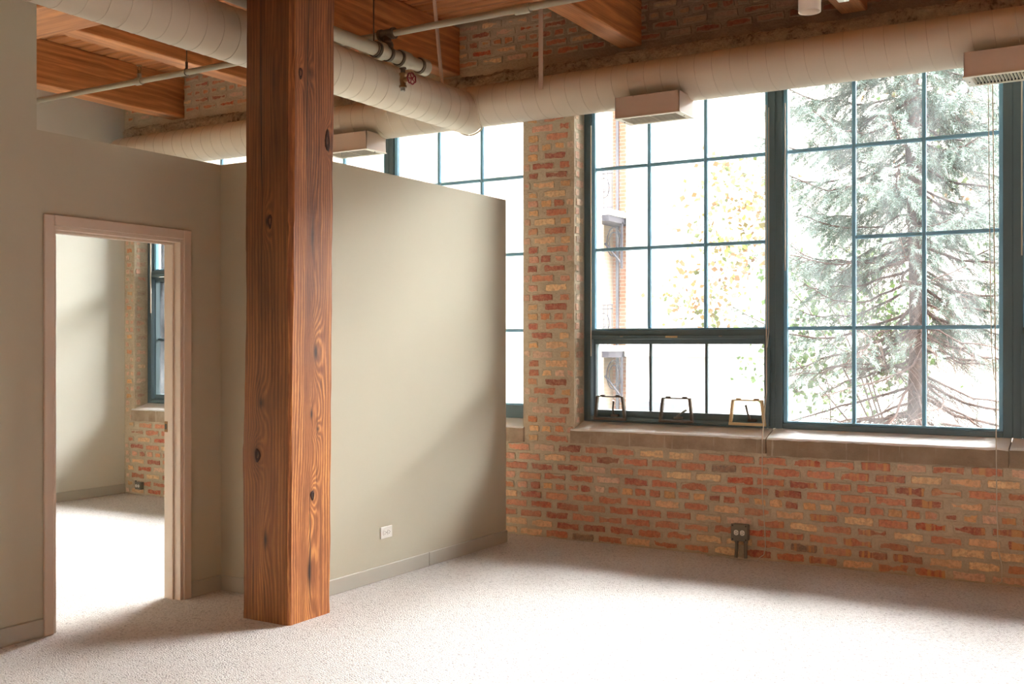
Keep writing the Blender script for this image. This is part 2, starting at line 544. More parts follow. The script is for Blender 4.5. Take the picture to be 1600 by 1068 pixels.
def mat_glass():
    n = NT('window_glass')
    nt = n.t; out = nt.nodes['Material Output']
    tr = n.n('BsdfTransparent'); tr.inputs[0].default_value = (.97, .985, .985, 1)
    gl = n.n('BsdfGlossy'); gl.inputs['Roughness'].default_value = .02
    df = n.n('BsdfDiffuse'); df.inputs[0].default_value = (.85, .87, .9, 1)
    fr = n.n('Fresnel'); fr.inputs[0].default_value = 1.35
    mx = n.n('MixShader'); nt.links.new(fr.outputs[0], mx.inputs[0])
    nt.links.new(tr.outputs[0], mx.inputs[1]); nt.links.new(gl.outputs[0], mx.inputs[2])
    # thin film of dust on the old panes
    p = n.pos()
    dust = n.noise(n.scale(p, (7, 7, 1.6)), 1, 4, .6)
    sp = n.noise(p, 140, 2, .8)
    dd = n.math('MULTIPLY', n.ramp(n.math('ADD', n.math('MULTIPLY', dust, .8), n.math('MULTIPLY', sp, .2)), [(.35, W(0)), (.7, W(1))]), .022)
    m2 = n.n('MixShader'); nt.links.new(dd, m2.inputs[0])
    nt.links.new(mx.outputs[0], m2.inputs[1])
    tl = n.n('BsdfTranslucent'); tl.inputs[0].default_value = (.9, .93, .97, 1)
    nt.links.new(tl.outputs[0], m2.inputs[2])
    nt.links.new(m2.outputs[0], out.inputs[0])
    return n.m


def mat_tint(name, rough=.7, translucent=0.0, nscale=8):
    n = NT(name)
    col = n.n('Attribute', attribute_name='tint').outputs['Color']
    n.color(n.mix(n.math('MULTIPLY', n.noise(n.pos(), nscale, 2), .3), col, (.5, .5, .45, 1), 'MULTIPLY')); n.rough(rough)
    if translucent:
        out = n.t.nodes['Material Output']
        tl = n.n('BsdfTranslucent'); n.put(tl.inputs[0], col)
        mx = n.n('MixShader'); mx.inputs[0].default_value = translucent
        n.t.links.new(n.b.outputs[0], mx.inputs[1]); n.t.links.new(tl.outputs[0], mx.inputs[2])
        n.t.links.new(mx.outputs[0], out.inputs[0])
    return n.m


def mat_bark():
    n = NT('spruce_bark')
    p = n.pos()
    a = n.noise(n.scale(p, (14, 14, 5)), 1, 5, .7)
    n.color(n.ramp(a, [(.3, srgb(42, 28, 22)), (.6, srgb(76, 54, 46)), (.8, srgb(106, 84, 72))]))
    n.rough(.9); n.bump(a, .8, .02)
    return n.m


def mat_facade(name, base, line):
    n = NT(name)
    p = n.pos()
    br = n.n('TexBrick'); br.inputs['Scale'].default_value = 1.0
    br.inputs['Color1'].default_value = base; br.inputs['Color2'].default_value = tuple(x * .94 for x in base[:3]) + (1,)
    br.inputs['Mortar'].default_value = line
    br.inputs['Mortar Size'].default_value = .006; br.inputs['Brick Width'].default_value = .22; br.inputs['Row Height'].default_value = .075
    mp = n.n('Mapping'); mp.inputs['Rotation'].default_value = (PI / 2, 0, 0); n.put(mp.inputs['Vector'], p)
    n.put(br.inputs['Vector'], mp.outputs[0])
    n.color(br.outputs[0]); n.rough(.9)
    return n.m


M['carpet'] = mat_carpet(); M['mortar'] = mat_mortar(); M['brick'] = mat_brick(); M['sill'] = mat_sill()
M['concrete'] = mat_concrete(); M['glass'] = mat_glass(); M['bark'] = mat_bark()
M['needle'] = mat_tint('spruce_needles', .6, .08); M['leaf'] = mat_tint('leaf_tissue', .6, .16)
M['fac_white'] = mat_paint('pale_render', srgb(214, 210, 203), .9, .1, 20, .05)
M['fac_brick'] = mat_facade('far_brick', srgb(166, 120, 96), srgb(178, 166, 150))
M['fac_pale'] = mat_facade('far_pale_brick', srgb(206, 186, 166), srgb(206, 198, 188))
M['bluegrey'] = mat_plain('blue_grey_metal', srgb(104, 106, 118), .6)
M['ground'] = mat_paint('yard_ground', srgb(104, 102, 90), .95, .2, 12, .2)


def struct(name, mb, mat, parent=None, fix=False):
    o = mb.build(name, mat, parent, fix)
    if not parent: o['kind'] = 'structure'
    return o


# ------------------------------------------------------------------ room shell
struct('floor', MB().box(XL, XR, YF, YB + .02, -.12, 0), M['carpet'])
ceiling = struct('ceiling', MB().box(XL - .12, XR + .12, YF - .12, YO, ZC + .05, ZC + .2), M['plank'])
# deck planks, one object each, sharing one of a few meshes
plank_mesh = []
for k in range(4):
    mb = MB().box(XL, XR, -.0665, .0665, 0, .045, .009)
    plank_mesh.append(mb.build('plank', M['plank'], data_only=True))
py = YF + .07
k = 0
while py < YB:
    if py > 1.5 or k % 1 == 0:
        o = bpy.data.objects.new('plank', plank_mesh[k % 4]); COL.objects.link(o); o.parent = ceiling
        o.location = (0, py, ZC + rng.uniform(0, .006)); o.rotation_euler = (rng.uniform(-.03, .03), 0, 0)
    py += .138; k += 1

struct('wall_left', MB().box(XL - .12, XL, YF, YB, 0, ZC + .05), M['bedroom'])
struct('wall_right', MB().box(XR, XR + .12, YF, YB, 0, ZC + .05), M['board'])
struct('wall_front', MB().box(X1, XR, YF - .12, YF, 0, ZC + .05), M['board'])
struct('wall_entry', MB().box(X1 - .12, X1, YF, 3.274, 0, ZC + .045), M['wall'])
struct('wall_bedroom', MB().box(XL, X1 - .12, 3.154, 3.274, 0, ZC + .045), M['bedroom'])
D0, D1, DZ = 3.361, 4.182, 2.005
mb = MB()
mb.box(X1 - .12, X1, 3.274, D0, 0, HP); mb.box(X1 - .12, X1, D1, 4.47, 0, HP); mb.box(X1 - .12, X1, D0, D1, DZ, HP)
struct('wall_doorway', mb, M['wall'])
struct('wall_return', MB().box(X1 - .12, X2, 4.47, 4.59, 0, HP), M['wall'])
struct('wall_partition', MB().box(X2 - .12, X2, 4.59, 6.602, 0, HP, .004), M['wall'])
BH = .088


def baseboard(name, x0, x1, y0, y1):
    return struct(name, MB().box(x0, x1, y0, y1, 0, BH, .003), M['base'])


baseboard('baseboard_partition', X2, X2 + .012, 5.635, 6.602)
baseboard('baseboard_partition_near', X2, X2 + .012, 4.458, 5.632)
baseboard('baseboard_return', X1 + .012, X2 + .012, 4.458, 4.47)
baseboard('baseboard_doorway', X1, X1 + .012, 4.236, 4.47)
baseboard('baseboard_entry', X1, X1 + .012, YF, 3.306)
baseboard('baseboard_left', XL, XL + .012, 3.274, YB)

# door opening: casing, jamb with stop, strike plate
door = tag(empty('door_1', (X1, (D0 + D1) / 2, 0)), kind='structure')
def dpart(name, mb, mat, label=None, parent=None):
    o = mb.build(name, mat, parent or door)
    if not parent: o.location = (-X1, -(D0 + D1) / 2, 0)
    if label: o['label'] = label
    return o
CW = .053
dpart('casing', MB().box(X1, X1 + .016, D0 - CW, D0, 0, DZ + CW, .003), M['casing'])
dpart('casing', MB().box(X1, X1 + .016, D1, D1 + CW, 0, DZ + CW, .003), M['casing'])
dpart('casing', MB().box(X1, X1 + .016, D0, D1, DZ, DZ + CW, .003), M['casing'])
dpart('jamb', MB().box(X1 - .125, X1 + .004, D1 - .018, D1, 0, DZ, .001), M['casing'])
dpart('jamb', MB().box(X1 - .125, X1 + .004, D0, D0 + .018, 0, DZ, .001), M['casing'])
dpart('jamb', MB().box(X1 - .125, X1 + .004, D0 + .018, D1 - .018, DZ - .018, DZ, .001), M['casing'])
dpart('door_stop', MB().box(X1 - .085, X1 - .045, D1 - .030, D1 - .018, 0, DZ - .018, .001), M['casing'])
dpart('door_stop', MB().box(X1 - .085, X1 - .045, D0 + .018, D0 + .030, 0, DZ - .018, .001), M['casing'])
dpart('door_stop', MB().box(X1 - .085, X1 - .045, D0 + .030, D1 - .030, DZ - .030, DZ - .018, .001), M['casing'])
sp = dpart('strike_plate', MB().box(X1 - .122, X1 - .098, D1 - .0195, D1 - .018, .93, .99), M['brass'], 'small dark metal strike plate')
MB().box(X1 - .118, X1 - .104, D1 - .020, D1 - .0192, .945, .975).build('latch_hole', M['slot'], sp)

# ------------------------------------------------------------------ brick wall
mb = MB()
mb.box(XL - .12, XR + .12, YB, YO, -.12, .80)
xs = [XL - .12] + [x for o in OPEN for x in o] + [XR + .12]
for i in range(0, len(xs), 2):
    mb.box(xs[i], xs[i + 1], YB, YO, .80, ZH)
mb.box(XL - .12, XR + .12, YB, YO, ZH, ZC + .05)
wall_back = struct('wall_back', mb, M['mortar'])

PALETTE = [((178, 104, 80), 12), ((190, 116, 90), 14), ((198, 132, 104), 12), ((168, 92, 76), 9), ((206, 146, 112), 9), ((208, 156, 132), 10),
           ((222, 184, 142), 5), ((220, 188, 164), 6), ((148, 84, 70), 5), ((128, 110, 98), 3), ((190, 88, 64), 2), ((230, 202, 156), 4)]
pal = [srgb(*c)[:3] for c, w in PALETTE for _ in range(w)]


def brick_shape(hx, hy, r, proud):
    """rounded, slightly uneven brick face; local x along the course, y up, z out of the wall"""
    outl = []
    for k in range(10):
        w = 2 * PI * (k + .5) / 10
        cx, cy = math.cos(w), math.sin(w)
        m = max(abs(cx) / 1.0, abs(cy) / 1.0)
        outl.append((cx / m, cy / m))
    outl = [(-1, -1), (-.35, -1), (.3, -1), (1, -1), (1, -.1), (1, 1), (.4, 1), (-.3, 1), (-1, 1), (-1, .15)]
    ring0 = []; ring1 = []
    for (a, b) in outl:
        corner = abs(a) == 1 and abs(b) == 1
        x = a * hx + r.uniform(-.004, .003) * (1 if abs(a) == 1 else 0) - (a * .003 if corner else 0)
        y = b * hy + r.uniform(-.003, .0025) * (1 if abs(b) == 1 else 0) - (b * .002 if corner else 0)
        ring0.append((x, y))
        ring1.append((x * (1 - .005 / hx), y * (1 - .004 / hy)))
    tilt = r.uniform(-.002, .002)
    vs = [(x, y, -.01) for x, y in ring0] + [(x, y, proud * .45 + r.uniform(-.0008, .0008)) for x, y in ring0] + \
         [(x, y, proud + tilt * x / hx) for x, y in ring1]
    n = 10; fs = []
    for L in (0, 1):
        for k in range(n):
            k2 = (k + 1) % n
            fs.append((L * n + k, L * n + k2, (L + 1) * n + k2, (L + 1) * n + k))
    fs.append(tuple(range(2 * n, 3 * n)))
    return vs, fs


def brick_data(vs, fs, cols, locs, halves):
    me = bpy.data.meshes.new('brick')
    me.from_pydata(vs, [], fs)
    a = me.color_attributes.new('tint', 'FLOAT_COLOR', 'POINT')
    a.data.foreach_set('color', np.array(cols, dtype=np.float32).ravel())
    a = me.attributes.new('local', 'FLOAT_VECTOR', 'POINT'); a.data.foreach_set('vector', np.array(locs, dtype=np.float32).ravel())
    a = me.attributes.new('half', 'FLOAT_VECTOR', 'POINT'); a.data.foreach_set('vector', np.array(halves, dtype=np.float32).ravel())
    me.materials.append(M['brick']); me.update()
    return me


VAR = {}
def variants(kind, hx, hy, n):
    out = []
    r = random.Random(kind)
    for k in range(n):
        f = r.uniform(.93, 1.03)
        vs, fs = brick_shape(hx * f, hy * r.uniform(.93, 1.05), r, r.uniform(.003, .008))
        c = r.choice(pal); j = r.uniform(1.0, 1.3)
        if kind == 'header' and r.random() < .5: c = r.choice([srgb(214, 168, 118), srgb(222, 184, 136), srgb(204, 134, 92)])[:3]
        c = tuple(min(1, x * j) for x in c)
        if kind == 'reveal' or kind == 'half': c = tuple(.5 * x + .5 * y for x, y in zip(c, srgb(232, 214, 192)[:3]))
        streak = 1.0 if (r.random() < .8 and sum(c) < 1.1) else .25
        out.append((vs, fs, c, hx, hy, streak))
    VAR[kind] = out


variants('stretcher', .092, .0265, 70)
variants('header', .043, .0265, 30)
variants('half', .030, .0265, 16)
variants('reveal', .058, .0265, 24)


def visible_size(p):
    X, Y, Z = p
    d = -math.sin(YAW) * X + math.cos(YAW) * Y
    if d < .3: return 0
    px = 800 + FPX * (math.cos(YAW) * X + math.sin(YAW) * Y) / d
    py = 538 - FPX * (Z - 1.42) / d
    if not (-20 < px < 1615 and -15 < py < 1080): return 0
    if 268 < px < 786 and py > 258 + (px - 527) * .22 - 12: return 0
    if px < 192 or (258 < px < 350 and py > 205): return 0
    if px < 258 and py > 205 and py < 362: return 0
    if 385 < px < 522: return 0
    # hidden behind the main duct
    el = (Z - 1.42) / Y
    if 3.03 < Z < 3.42: return 0
    return 1.0 / d * (1 if Z < 3.4 else .6)


bricks = []     # (weight, kind, variant, matrix)
def lay(kind, x, z, plane='y', at=None):
    v = rng.randrange(len(VAR[kind]))
    z += .004 * math.sin(x * 2.3 + z * 5) + rng.uniform(-.0015, .0015)
    rot = Matrix.Rotation(rng.uniform(-.012, .012), 4, 'Z')
    if plane == 'y':      # faces the room (-Y)
        m = Matrix.Translation((x, YB, z)) @ Matrix.Rotation(PI / 2, 4, 'X') @ rot
        c = (x, YB, z)
    else:                 # window reveal facing +X at X = at
        m = Matrix.Translation((at, x, z)) @ Matrix.Rotation(PI / 2, 4, 'Z') @ Matrix.Rotation(PI / 2, 4, 'X') @ rot
        c = (at, x, z)
    bricks.append((visible_size(c), kind, v, m))


def course(row, x0, x1):
    z = (row + .5) * COURSE
    if row % 6 == 5:
        step, kind = .107, 'header'
    else:
        step, kind = .2155, 'stretcher'
    off = (.5 * step if row % 2 else 0) + rng.uniform(-.012, .012)
    x = math.floor((x0 - off) / step) * step + off
    while x < x1:
        a, b = x, x + step
        a2, b2 = max(a, x0), min(b, x1)
        w = b2 - a2
        c = (a2 + b2) / 2
        if w > step * .86: lay(kind, c + rng.uniform(-.004, .004), z)
        elif w > .085: lay('header', c, z)
        elif w > .058: lay('half', c, z)
        x += step


for row in range(0, 56):
    z = (row + .5) * COURSE
    if z < .693: segs = [(XL + .01, XR)]
    elif z < ZH - .02:
        segs = [(XL + .01, OPEN[0][0]), (OPEN[0][1], OPEN[1][0]), (OPEN[1][1], OPEN[2][0]), (OPEN[2][1], XR)]
    elif z < ZL + .02: segs = []
    elif z < ZC - .02: segs = [(XL + .01, XR)]
    else: segs = []
    for a, b in segs: course(row, a, b)
    if .86 < z < ZH - .02:
        for at in (OPEN[0][0], OPEN[1][0]):
            if row % 2: lay('reveal', YB + .078, z, 'x', at)
            else: lay('half', YB + .040, z, 'x', at); lay('header', YB + .112, z, 'x', at) if False else None

bricks.sort(key=lambda b: -b[0])
me_cache = {}
for w, kind, v, m in bricks[:300]:
    key = (kind, v)
    if key not in me_cache:
        vs, fs, c, hx, hy, st = VAR[kind][v]
        n = len(vs)
        me_cache[key] = brick_data(vs, fs, [(*c, 1)] * n, vs, [(hx, hy, st)] * n)
    o = bpy.data.objects.new('brick', me_cache[key]); COL.objects.link(o)
    o.parent = wall_back; o.matrix_local = m
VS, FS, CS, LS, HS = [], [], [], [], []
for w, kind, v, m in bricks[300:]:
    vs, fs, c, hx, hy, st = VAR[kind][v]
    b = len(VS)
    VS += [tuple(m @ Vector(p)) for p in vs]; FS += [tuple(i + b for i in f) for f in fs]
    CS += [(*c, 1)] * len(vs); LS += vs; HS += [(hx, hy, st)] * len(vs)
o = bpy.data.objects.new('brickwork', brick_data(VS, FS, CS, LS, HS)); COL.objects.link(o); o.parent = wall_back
o['kind'] = 'stuff'

# rough lintel band above the windows (displaced grid)
def rough_band(x0, x1, z0, z1, y0):
    nx, nz = int((x1 - x0) / .02), 11
    vs = np.zeros(((nx + 1) * (nz + 1), 3)); i = 0
    for a in range(nx + 1):
        for b in range(nz + 1):
            x = x0 + (x1 - x0) * a / nx; t = b / nz
            z = z0 + (z1 - z0) * t
            edge = mnoise.noise(Vector((x * 7, 3, 0))) * .018 + mnoise.noise(Vector((x * 31, 9, 0))) * .010
            y = y0 + mnoise.noise(Vector((x * 22, z * 22, 1))) * .010 + mnoise.noise(Vector((x * 60, z * 60, 5))) * .006
            if b == nz: y = YB + .01
            if b == nz - 1: y += .012
            if b == 0: y = YB + .02
            vs[i] = (x, y, z + (edge * t)); i += 1
    fs = [(a * (nz + 1) + b, (a + 1) * (nz + 1) + b, (a + 1) * (nz + 1) + b + 1, a * (nz + 1) + b + 1) for a in range(nx) for b in range(nz)]
    return np_mesh('trim_1', vs, fs, M['concrete'], smooth=False)
tag(rough_band(XL, XR, ZH - .01, ZL - .005, YB - .018), kind='structure')

# window sills, one slab per bay
def sill_slab(x0, x1, jag, lo=.693):
    n = 26; vs = []; fs = []
    r = random.Random(jag)
    for i in range(n + 1):
        x = x0 + (x1 - x0) * i / n
        j = r.uniform(-.003, .003)
        vs += [(x, YB - .018 + j, lo + r.uniform(-.004, .004)), (x, YB - .018 + j, .797 + r.uniform(-.003, .003)),
               (x, YB - .006 + j, .809), (x, YG + .004, .858), (x, YG + .004, lo)]
    for i in range(n):
        for k in range(5):
            fs.append((i * 5 + k, (i + 1) * 5 + k, (i + 1) * 5 + (k + 1) % 5, i * 5 + (k + 1) % 5))
    fs += [tuple(range(5)), tuple(range((n + 1) * 5 - 1, (n + 1) * 5 - 6, -1))]
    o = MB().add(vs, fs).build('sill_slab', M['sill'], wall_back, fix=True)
    return o
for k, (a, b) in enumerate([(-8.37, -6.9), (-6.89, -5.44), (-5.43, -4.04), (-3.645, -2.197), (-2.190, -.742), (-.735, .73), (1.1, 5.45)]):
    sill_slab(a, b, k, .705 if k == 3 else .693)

# ------------------------------------------------------------------ windows
ZA, ZB_, ZC_ = 2.707, 2.115, 1.528
MW = .012


def make_window(idx, x0, x1, l, r, kind):
    """x0..x1 outer edges, l / r widths of the frame legs, kind: fixed / awning / tall / deep"""
    root = tag(empty('window_%d' % idx, ((x0 + x1) / 2, YG, .86)), kind='structure')
    off = Vector(((x0 + x1) / 2, YG, .86))
    def part(name, mb, mat, parent=None, label=None):
        o = mb.build(name, mat, parent or root)
        if not parent: o.location = -off
        if label: o['label'] = label
        return o
    gl, gr = x0 + l, x1 - r            # frame inner edges
    yb = YG + .085
    zb = .912
    if kind == 'deep': zb = .97
    part('frame', MB().box(x0, gl, YG, yb, .858, ZH, .003), M['frame'])
    part('frame', MB().box(gr, x1, YG, yb, .858, ZH, .003), M['frame'])
    part('frame', MB().box(gl, gr, YG, yb, ZH - .04, ZH, .003), M['frame'])
    rail_top = .895 if kind in ('fixed',) else (.90 if kind != 'deep' else .955)
    part('frame', MB().box(gl, gr, YG, yb, .858, rail_top, .003), M['frame'])
    zsplit = {'fixed': None, 'deep': None, 'awning': 1.495, 'tall': 2.10}[kind]
    upper0 = rail_top if zsplit is None else zsplit + .028
    if zsplit: part('transom', MB().box(gl, gr, YG - .004, yb, zsplit - .028, zsplit + .028, .003), M['frame'])
    # glazing stops of the fixed light
    s = .026
    yi0, yi1 = YG + .020, YG + .055
    mbs = MB()
    mbs.box(gl, gl + s, yi0, yi1, upper0, ZH - .04, .003); mbs.box(gr - s, gr, yi0, yi1, upper0, ZH - .04, .003)
    mbs.box(gl + s, gr - s, yi0, yi1, upper0, upper0 + .014, .002); mbs.box(gl + s, gr - s, yi0, yi1, ZH - .06, ZH - .04, .002)
    part('glazing_stop', mbs, M['muntin'])
    a, b = gl + s, gr - s
    cols = [a + (b - a) * t for t in (1 / 3, 2 / 3)]
    rows = [z for z in (ZA, ZB_, ZC_) if z > upper0 + .1]
    ym0, ym1 = YG + .028, YG + .058
    yp = YG + .062
    for c in cols: part('muntin', MB().box(c - MW, c + MW, ym0, ym1, upper0 + .014, ZH - .06, .004), M['muntin'])
    ex = [a] + cols + [b]; ez = [upper0 + .01] + sorted(rows) + [ZH - .05]
    for z in rows:
        for i in range(3):
            if kind == 'fixed' and idx == 2 and z == ZB_ and i == 0: continue
            part('muntin', MB().box(ex[i] + (MW if i else 0), ex[i + 1] - (MW if i < 2 else 0), ym0 + .001, ym1 - .001, z - MW, z + MW, .004), M['muntin'])
    for i in range(3):
        j = 0
        while j < len(ez) - 1:
            z0, z1 = ez[j], ez[j + 1]
            if kind == 'fixed' and idx == 2 and i == 0 and abs(z1 - ZB_) < .01:
                z1 = ez[j + 2]; j += 1
            part('pane', MB().box(ex[i] + .002, ex[i + 1] - .002, yp, yp + .004, z0 + .002, z1 - .002), M['glass'])
            j += 1
    if zsplit:
        # hinged sash with its interior screen frame standing proud of the window frame
        z0, z1 = .872, zsplit - .010
        e0, e1 = gl - .008, gr + .018
        f = .026
        mbf = MB()
        mbf.box(e0, e0 + f, YG - .030, YG - .001, z0, z1, .003); mbf.box(e1 - f, e1, YG - .030, YG - .001, z0, z1, .003)
        mbf.box(e0 + f, e1 - f, YG - .030, YG - .001, z0, z0 + f, .003); mbf.box(e0 + f, e1 - f, YG - .030, YG - .001, z1 - f, z1, .003)
        scr = part('screen_frame', mbf, M['frame'])
        if kind == 'awning':
            cxm = (gl + gr) / 2
            part('latch_plate', MB().box(cxm - .06, cxm + .03, YG - .033, YG - .030, z1 - .017, z1 - .004), M['tan_metal'], scr, 'pale brass latch plate')
            for t in (.2, .76):
                q = gl + (gr - gl) * t
                MB().box(q - .012, q + .012, YG - .040, YG - .030, z1 - .012, z1 - .002, .002).build('clip', M['steel'], scr)
        g0, g1 = e0 + .045, e1 - .045
        h0, h1 = .955, z1 - .062
        ms = MB()
        ms.box(e0 + f, g0, YG + .010, YG + .075, z0 + f, z1 - f); ms.box(g1, e1 - f, YG + .010, YG + .075, z0 + f, z1 - f)
        ms.box(g0, g1, YG + .010, YG + .075, z0 + f, h0 - .012); ms.box(g0, g1, YG + .010, YG + .075, h1, z1 - f)
        sash = part('sash', ms, M['frame'])
        cc = [g0 + (g1 - g0) * t for t in (1 / 3, 2 / 3)]
        if kind == 'awning':
            for c in cc: MB().box(c - .009, c + .009, YG + .035, YG + .065, h0 - .012, h1, .003).build('muntin', M['frame'], sash)
            ee = [g0] + cc + [g1]
            for i in range(3): MB().box(ee[i] + .009, ee[i + 1] - .009, YG + .05, YG + .054, h0 - .011, h1).build('pane', M['glass'], sash)
        else:
            zmid = h0 + .48 * (h1 - h0)
            MB().box(g0, g1, YG + .035, YG + .065, zmid - .009, zmid + .009, .003).build('muntin', M['frame'], sash)
            MB().box(g0, g1, YG + .05, YG + .054, h0 - .011, zmid).build('pane', M['glass'], sash)
            MB().box(g0, g1, YG + .05, YG + .054, zmid, h1).build('pane', M['glass'], sash)
        if kind == 'awning':
            span = gr - gl
            for q, (fx, mm, ang, lab) in enumerate([(.135, 'bronze', 82, 'dark bronze trapezoid screen door with its crank upright'),
                                                    (.52, 'bronze', 32, 'dark bronze trapezoid screen door with its crank lying to the right'),
                                                    (.905, 'tan_metal', 104, 'tan painted trapezoid screen door at the sash corner')]):
                cx = gl + span * fx
                wb, wt, zz0, zz1, t = .128, .108, .874, 1.045, .011
                yq0, yq1 = YG - .046, YG - .032
                mq = MB()
                for sgn in (-1, 1):
                    mq.prism([(cx + sgn * wb, zz0), (cx + sgn * (wb - t * 1.6), zz0), (cx + sgn * (wt - t * 1.6), zz1), (cx + sgn * wt, zz1)], 'y', yq0 - .01, yq1)
                mq.box(cx - wb, cx + wb, yq0 - .012, yq1, zz0, zz0 + .018, .002)
                mq.box(cx - wt, cx + wt, yq0, yq1, zz1 - .006, zz1 + .003)
                wk = part('screen_wicket', mq, M[mm], None, lab)
                wk.data.materials[0] = M[mm]
                for sgn in (-1, 1):
                    MB().box(cx + sgn * .062 - .018, cx + sgn * .062 + .018, yq0 - .004, yq1 + .004, zz1 + .001, zz1 + .012, .003).build('hinge', M[mm], wk)
                hb = Vector((cx - .01 if ang < 60 else cx + .012, YG - .01, .912))
                a_ = math.radians(ang)
                tip = hb + Vector((math.cos(a_) * .105, -.03, math.sin(a_) * .105))
                mh = MB()
                mh.tube([hb, hb + (tip - hb) * .4 + Vector((-.006, 0, 0)), tip], [.009, .0065, .008], 8)
                mh.box(hb.x - .022, hb.x + .04, YG - .018, YG + .012, .892, .916, .005)
                mh.build('crank_handle', M['steel'] if ang == 32 else M['bronze'], wk)
    return root


make_window(1, -3.62, -2.186, .054, .051, 'awning')
make_window(2, -2.186, -.736, .051, .054, 'fixed')
make_window(3, -.736, .70, .054, .054, 'awning')
make_window(4, -8.34, -6.88, .07, .050, 'tall')
make_window(5, -6.88, -5.425, .05, .044, 'fixed')
make_window(6, -5.425, -4.05, .044, .054, 'deep')
for k, (a, b) in enumerate([(1.13, 2.56), (2.56, 3.99), (3.99, 5.42)]):
    make_window(7 + k, a, b, .054, .054, 'fixed')

# ------------------------------------------------------------------ timber frame
def timber(name, x0, x1, y0, y1, z0, z1, axis, mat, label, cat, group=None, seed=0):
    """long squared timber with worn arrises and a slightly uneven face"""
    root_loc = ((x0 + x1) / 2, (y0 + y1) / 2, z0)
    L0, L1 = (x0, x1) if axis == 'x' else (y0, y1)
    n = max(8, int((L1 - L0) / .12))
    a0, a1 = ((y0, y1) if axis == 'x' else (x0, x1))
    vs = []; fs = []
    r = random.Random(seed)
    K = 8
    for i in range(n + 1):
        t = L0 + (L1 - L0) * i / n
        c = [.006 + .008 * abs(mnoise.noise(Vector((t * 1.7, seed * 3.1, q)))) for q in range(4)]
        pr = [(a0 + c[0], z0), (a1 - c[1], z0), (a1, z0 + c[1]), (a1, z1 - .005), (a1 - .005, z1), (a0 + .005, z1), (a0, z1 - .005), (a0, z0 + c[0])]
        for (a, z) in pr:
            a += mnoise.noise(Vector((t * 2, a * 9, seed))) * .003
            z += mnoise.noise(Vector((t * 2, z * 9, seed + 7))) * .003 if z < z1 - .01 else 0
            p = (t, a, z) if axis == 'x' else (a, t, z)
            vs.append(tuple(p[k] - root_loc[k] for k in range(3)))
    for i in range(n):
        for k in range(K):
            fs.append((i * K + k, (i + 1) * K + k, (i + 1) * K + (k + 1) % K, i * K + (k + 1) % K))
    fs += [tuple(range(K))[::-1], tuple(range(n * K, n * K + K))]
    o = MB().add(vs, fs).build(name, M[mat], fix=True)
    o.location = root_loc
    return tag(o, label, cat, group, 'thing')


ZG = 3.46
timber('ceiling_girder', XL, XR, 4.10, 4.53, ZG, ZC, 'x', 'beam_x', 'heavy brown timber girder crossing at upper left above the silver duct', 'beam', seed=1)
BX = [(-7.83, 'brown ceiling beam nearest the pale left wall, end lit above the low partition'),
      (-6.30, 'thin-looking brown ceiling beam running just behind the large duct, left of the post'),
      (-4.79, 'brown ceiling beam meeting the brick behind the red handwheel valve'),
      (-3.26, 'brown ceiling beam ending in brick above the first window, right of the pipe'),
      (-1.72, 'ceiling beam end beside the small spotlight at the top edge'),
      (-.18, None), (1.36, None), (2.9, None), (4.45, None)]
for k, (bx, lab) in enumerate(BX):
    timber('ceiling_beam', bx, bx + .17, 4.53, YB, ZL + .015 * (k > 2), ZC, 'y', 'beam_y',
           lab or 'ceiling beam out of view to the right of the photo', 'beam', 'beams carrying the plank ceiling', seed=10 + k)
for bx in (-7.83, -6.30):
    timber('ceiling_beam', bx, bx + .17, 3.28, 4.10, ZL, ZC, 'y', 'beam_y', 'short ceiling beam length on the near side of the girder', 'beam', 'beams carrying the plank ceiling', seed=31)
for bx in (-3.26, -1.72, -.18, 1.36, 2.9):
    timber('ceiling_beam', bx, bx + .17, YF, 4.10, ZL, ZC, 'y', 'beam_y', 'ceiling beam above and behind the camera', 'beam', 'beams carrying the plank ceiling', seed=32)


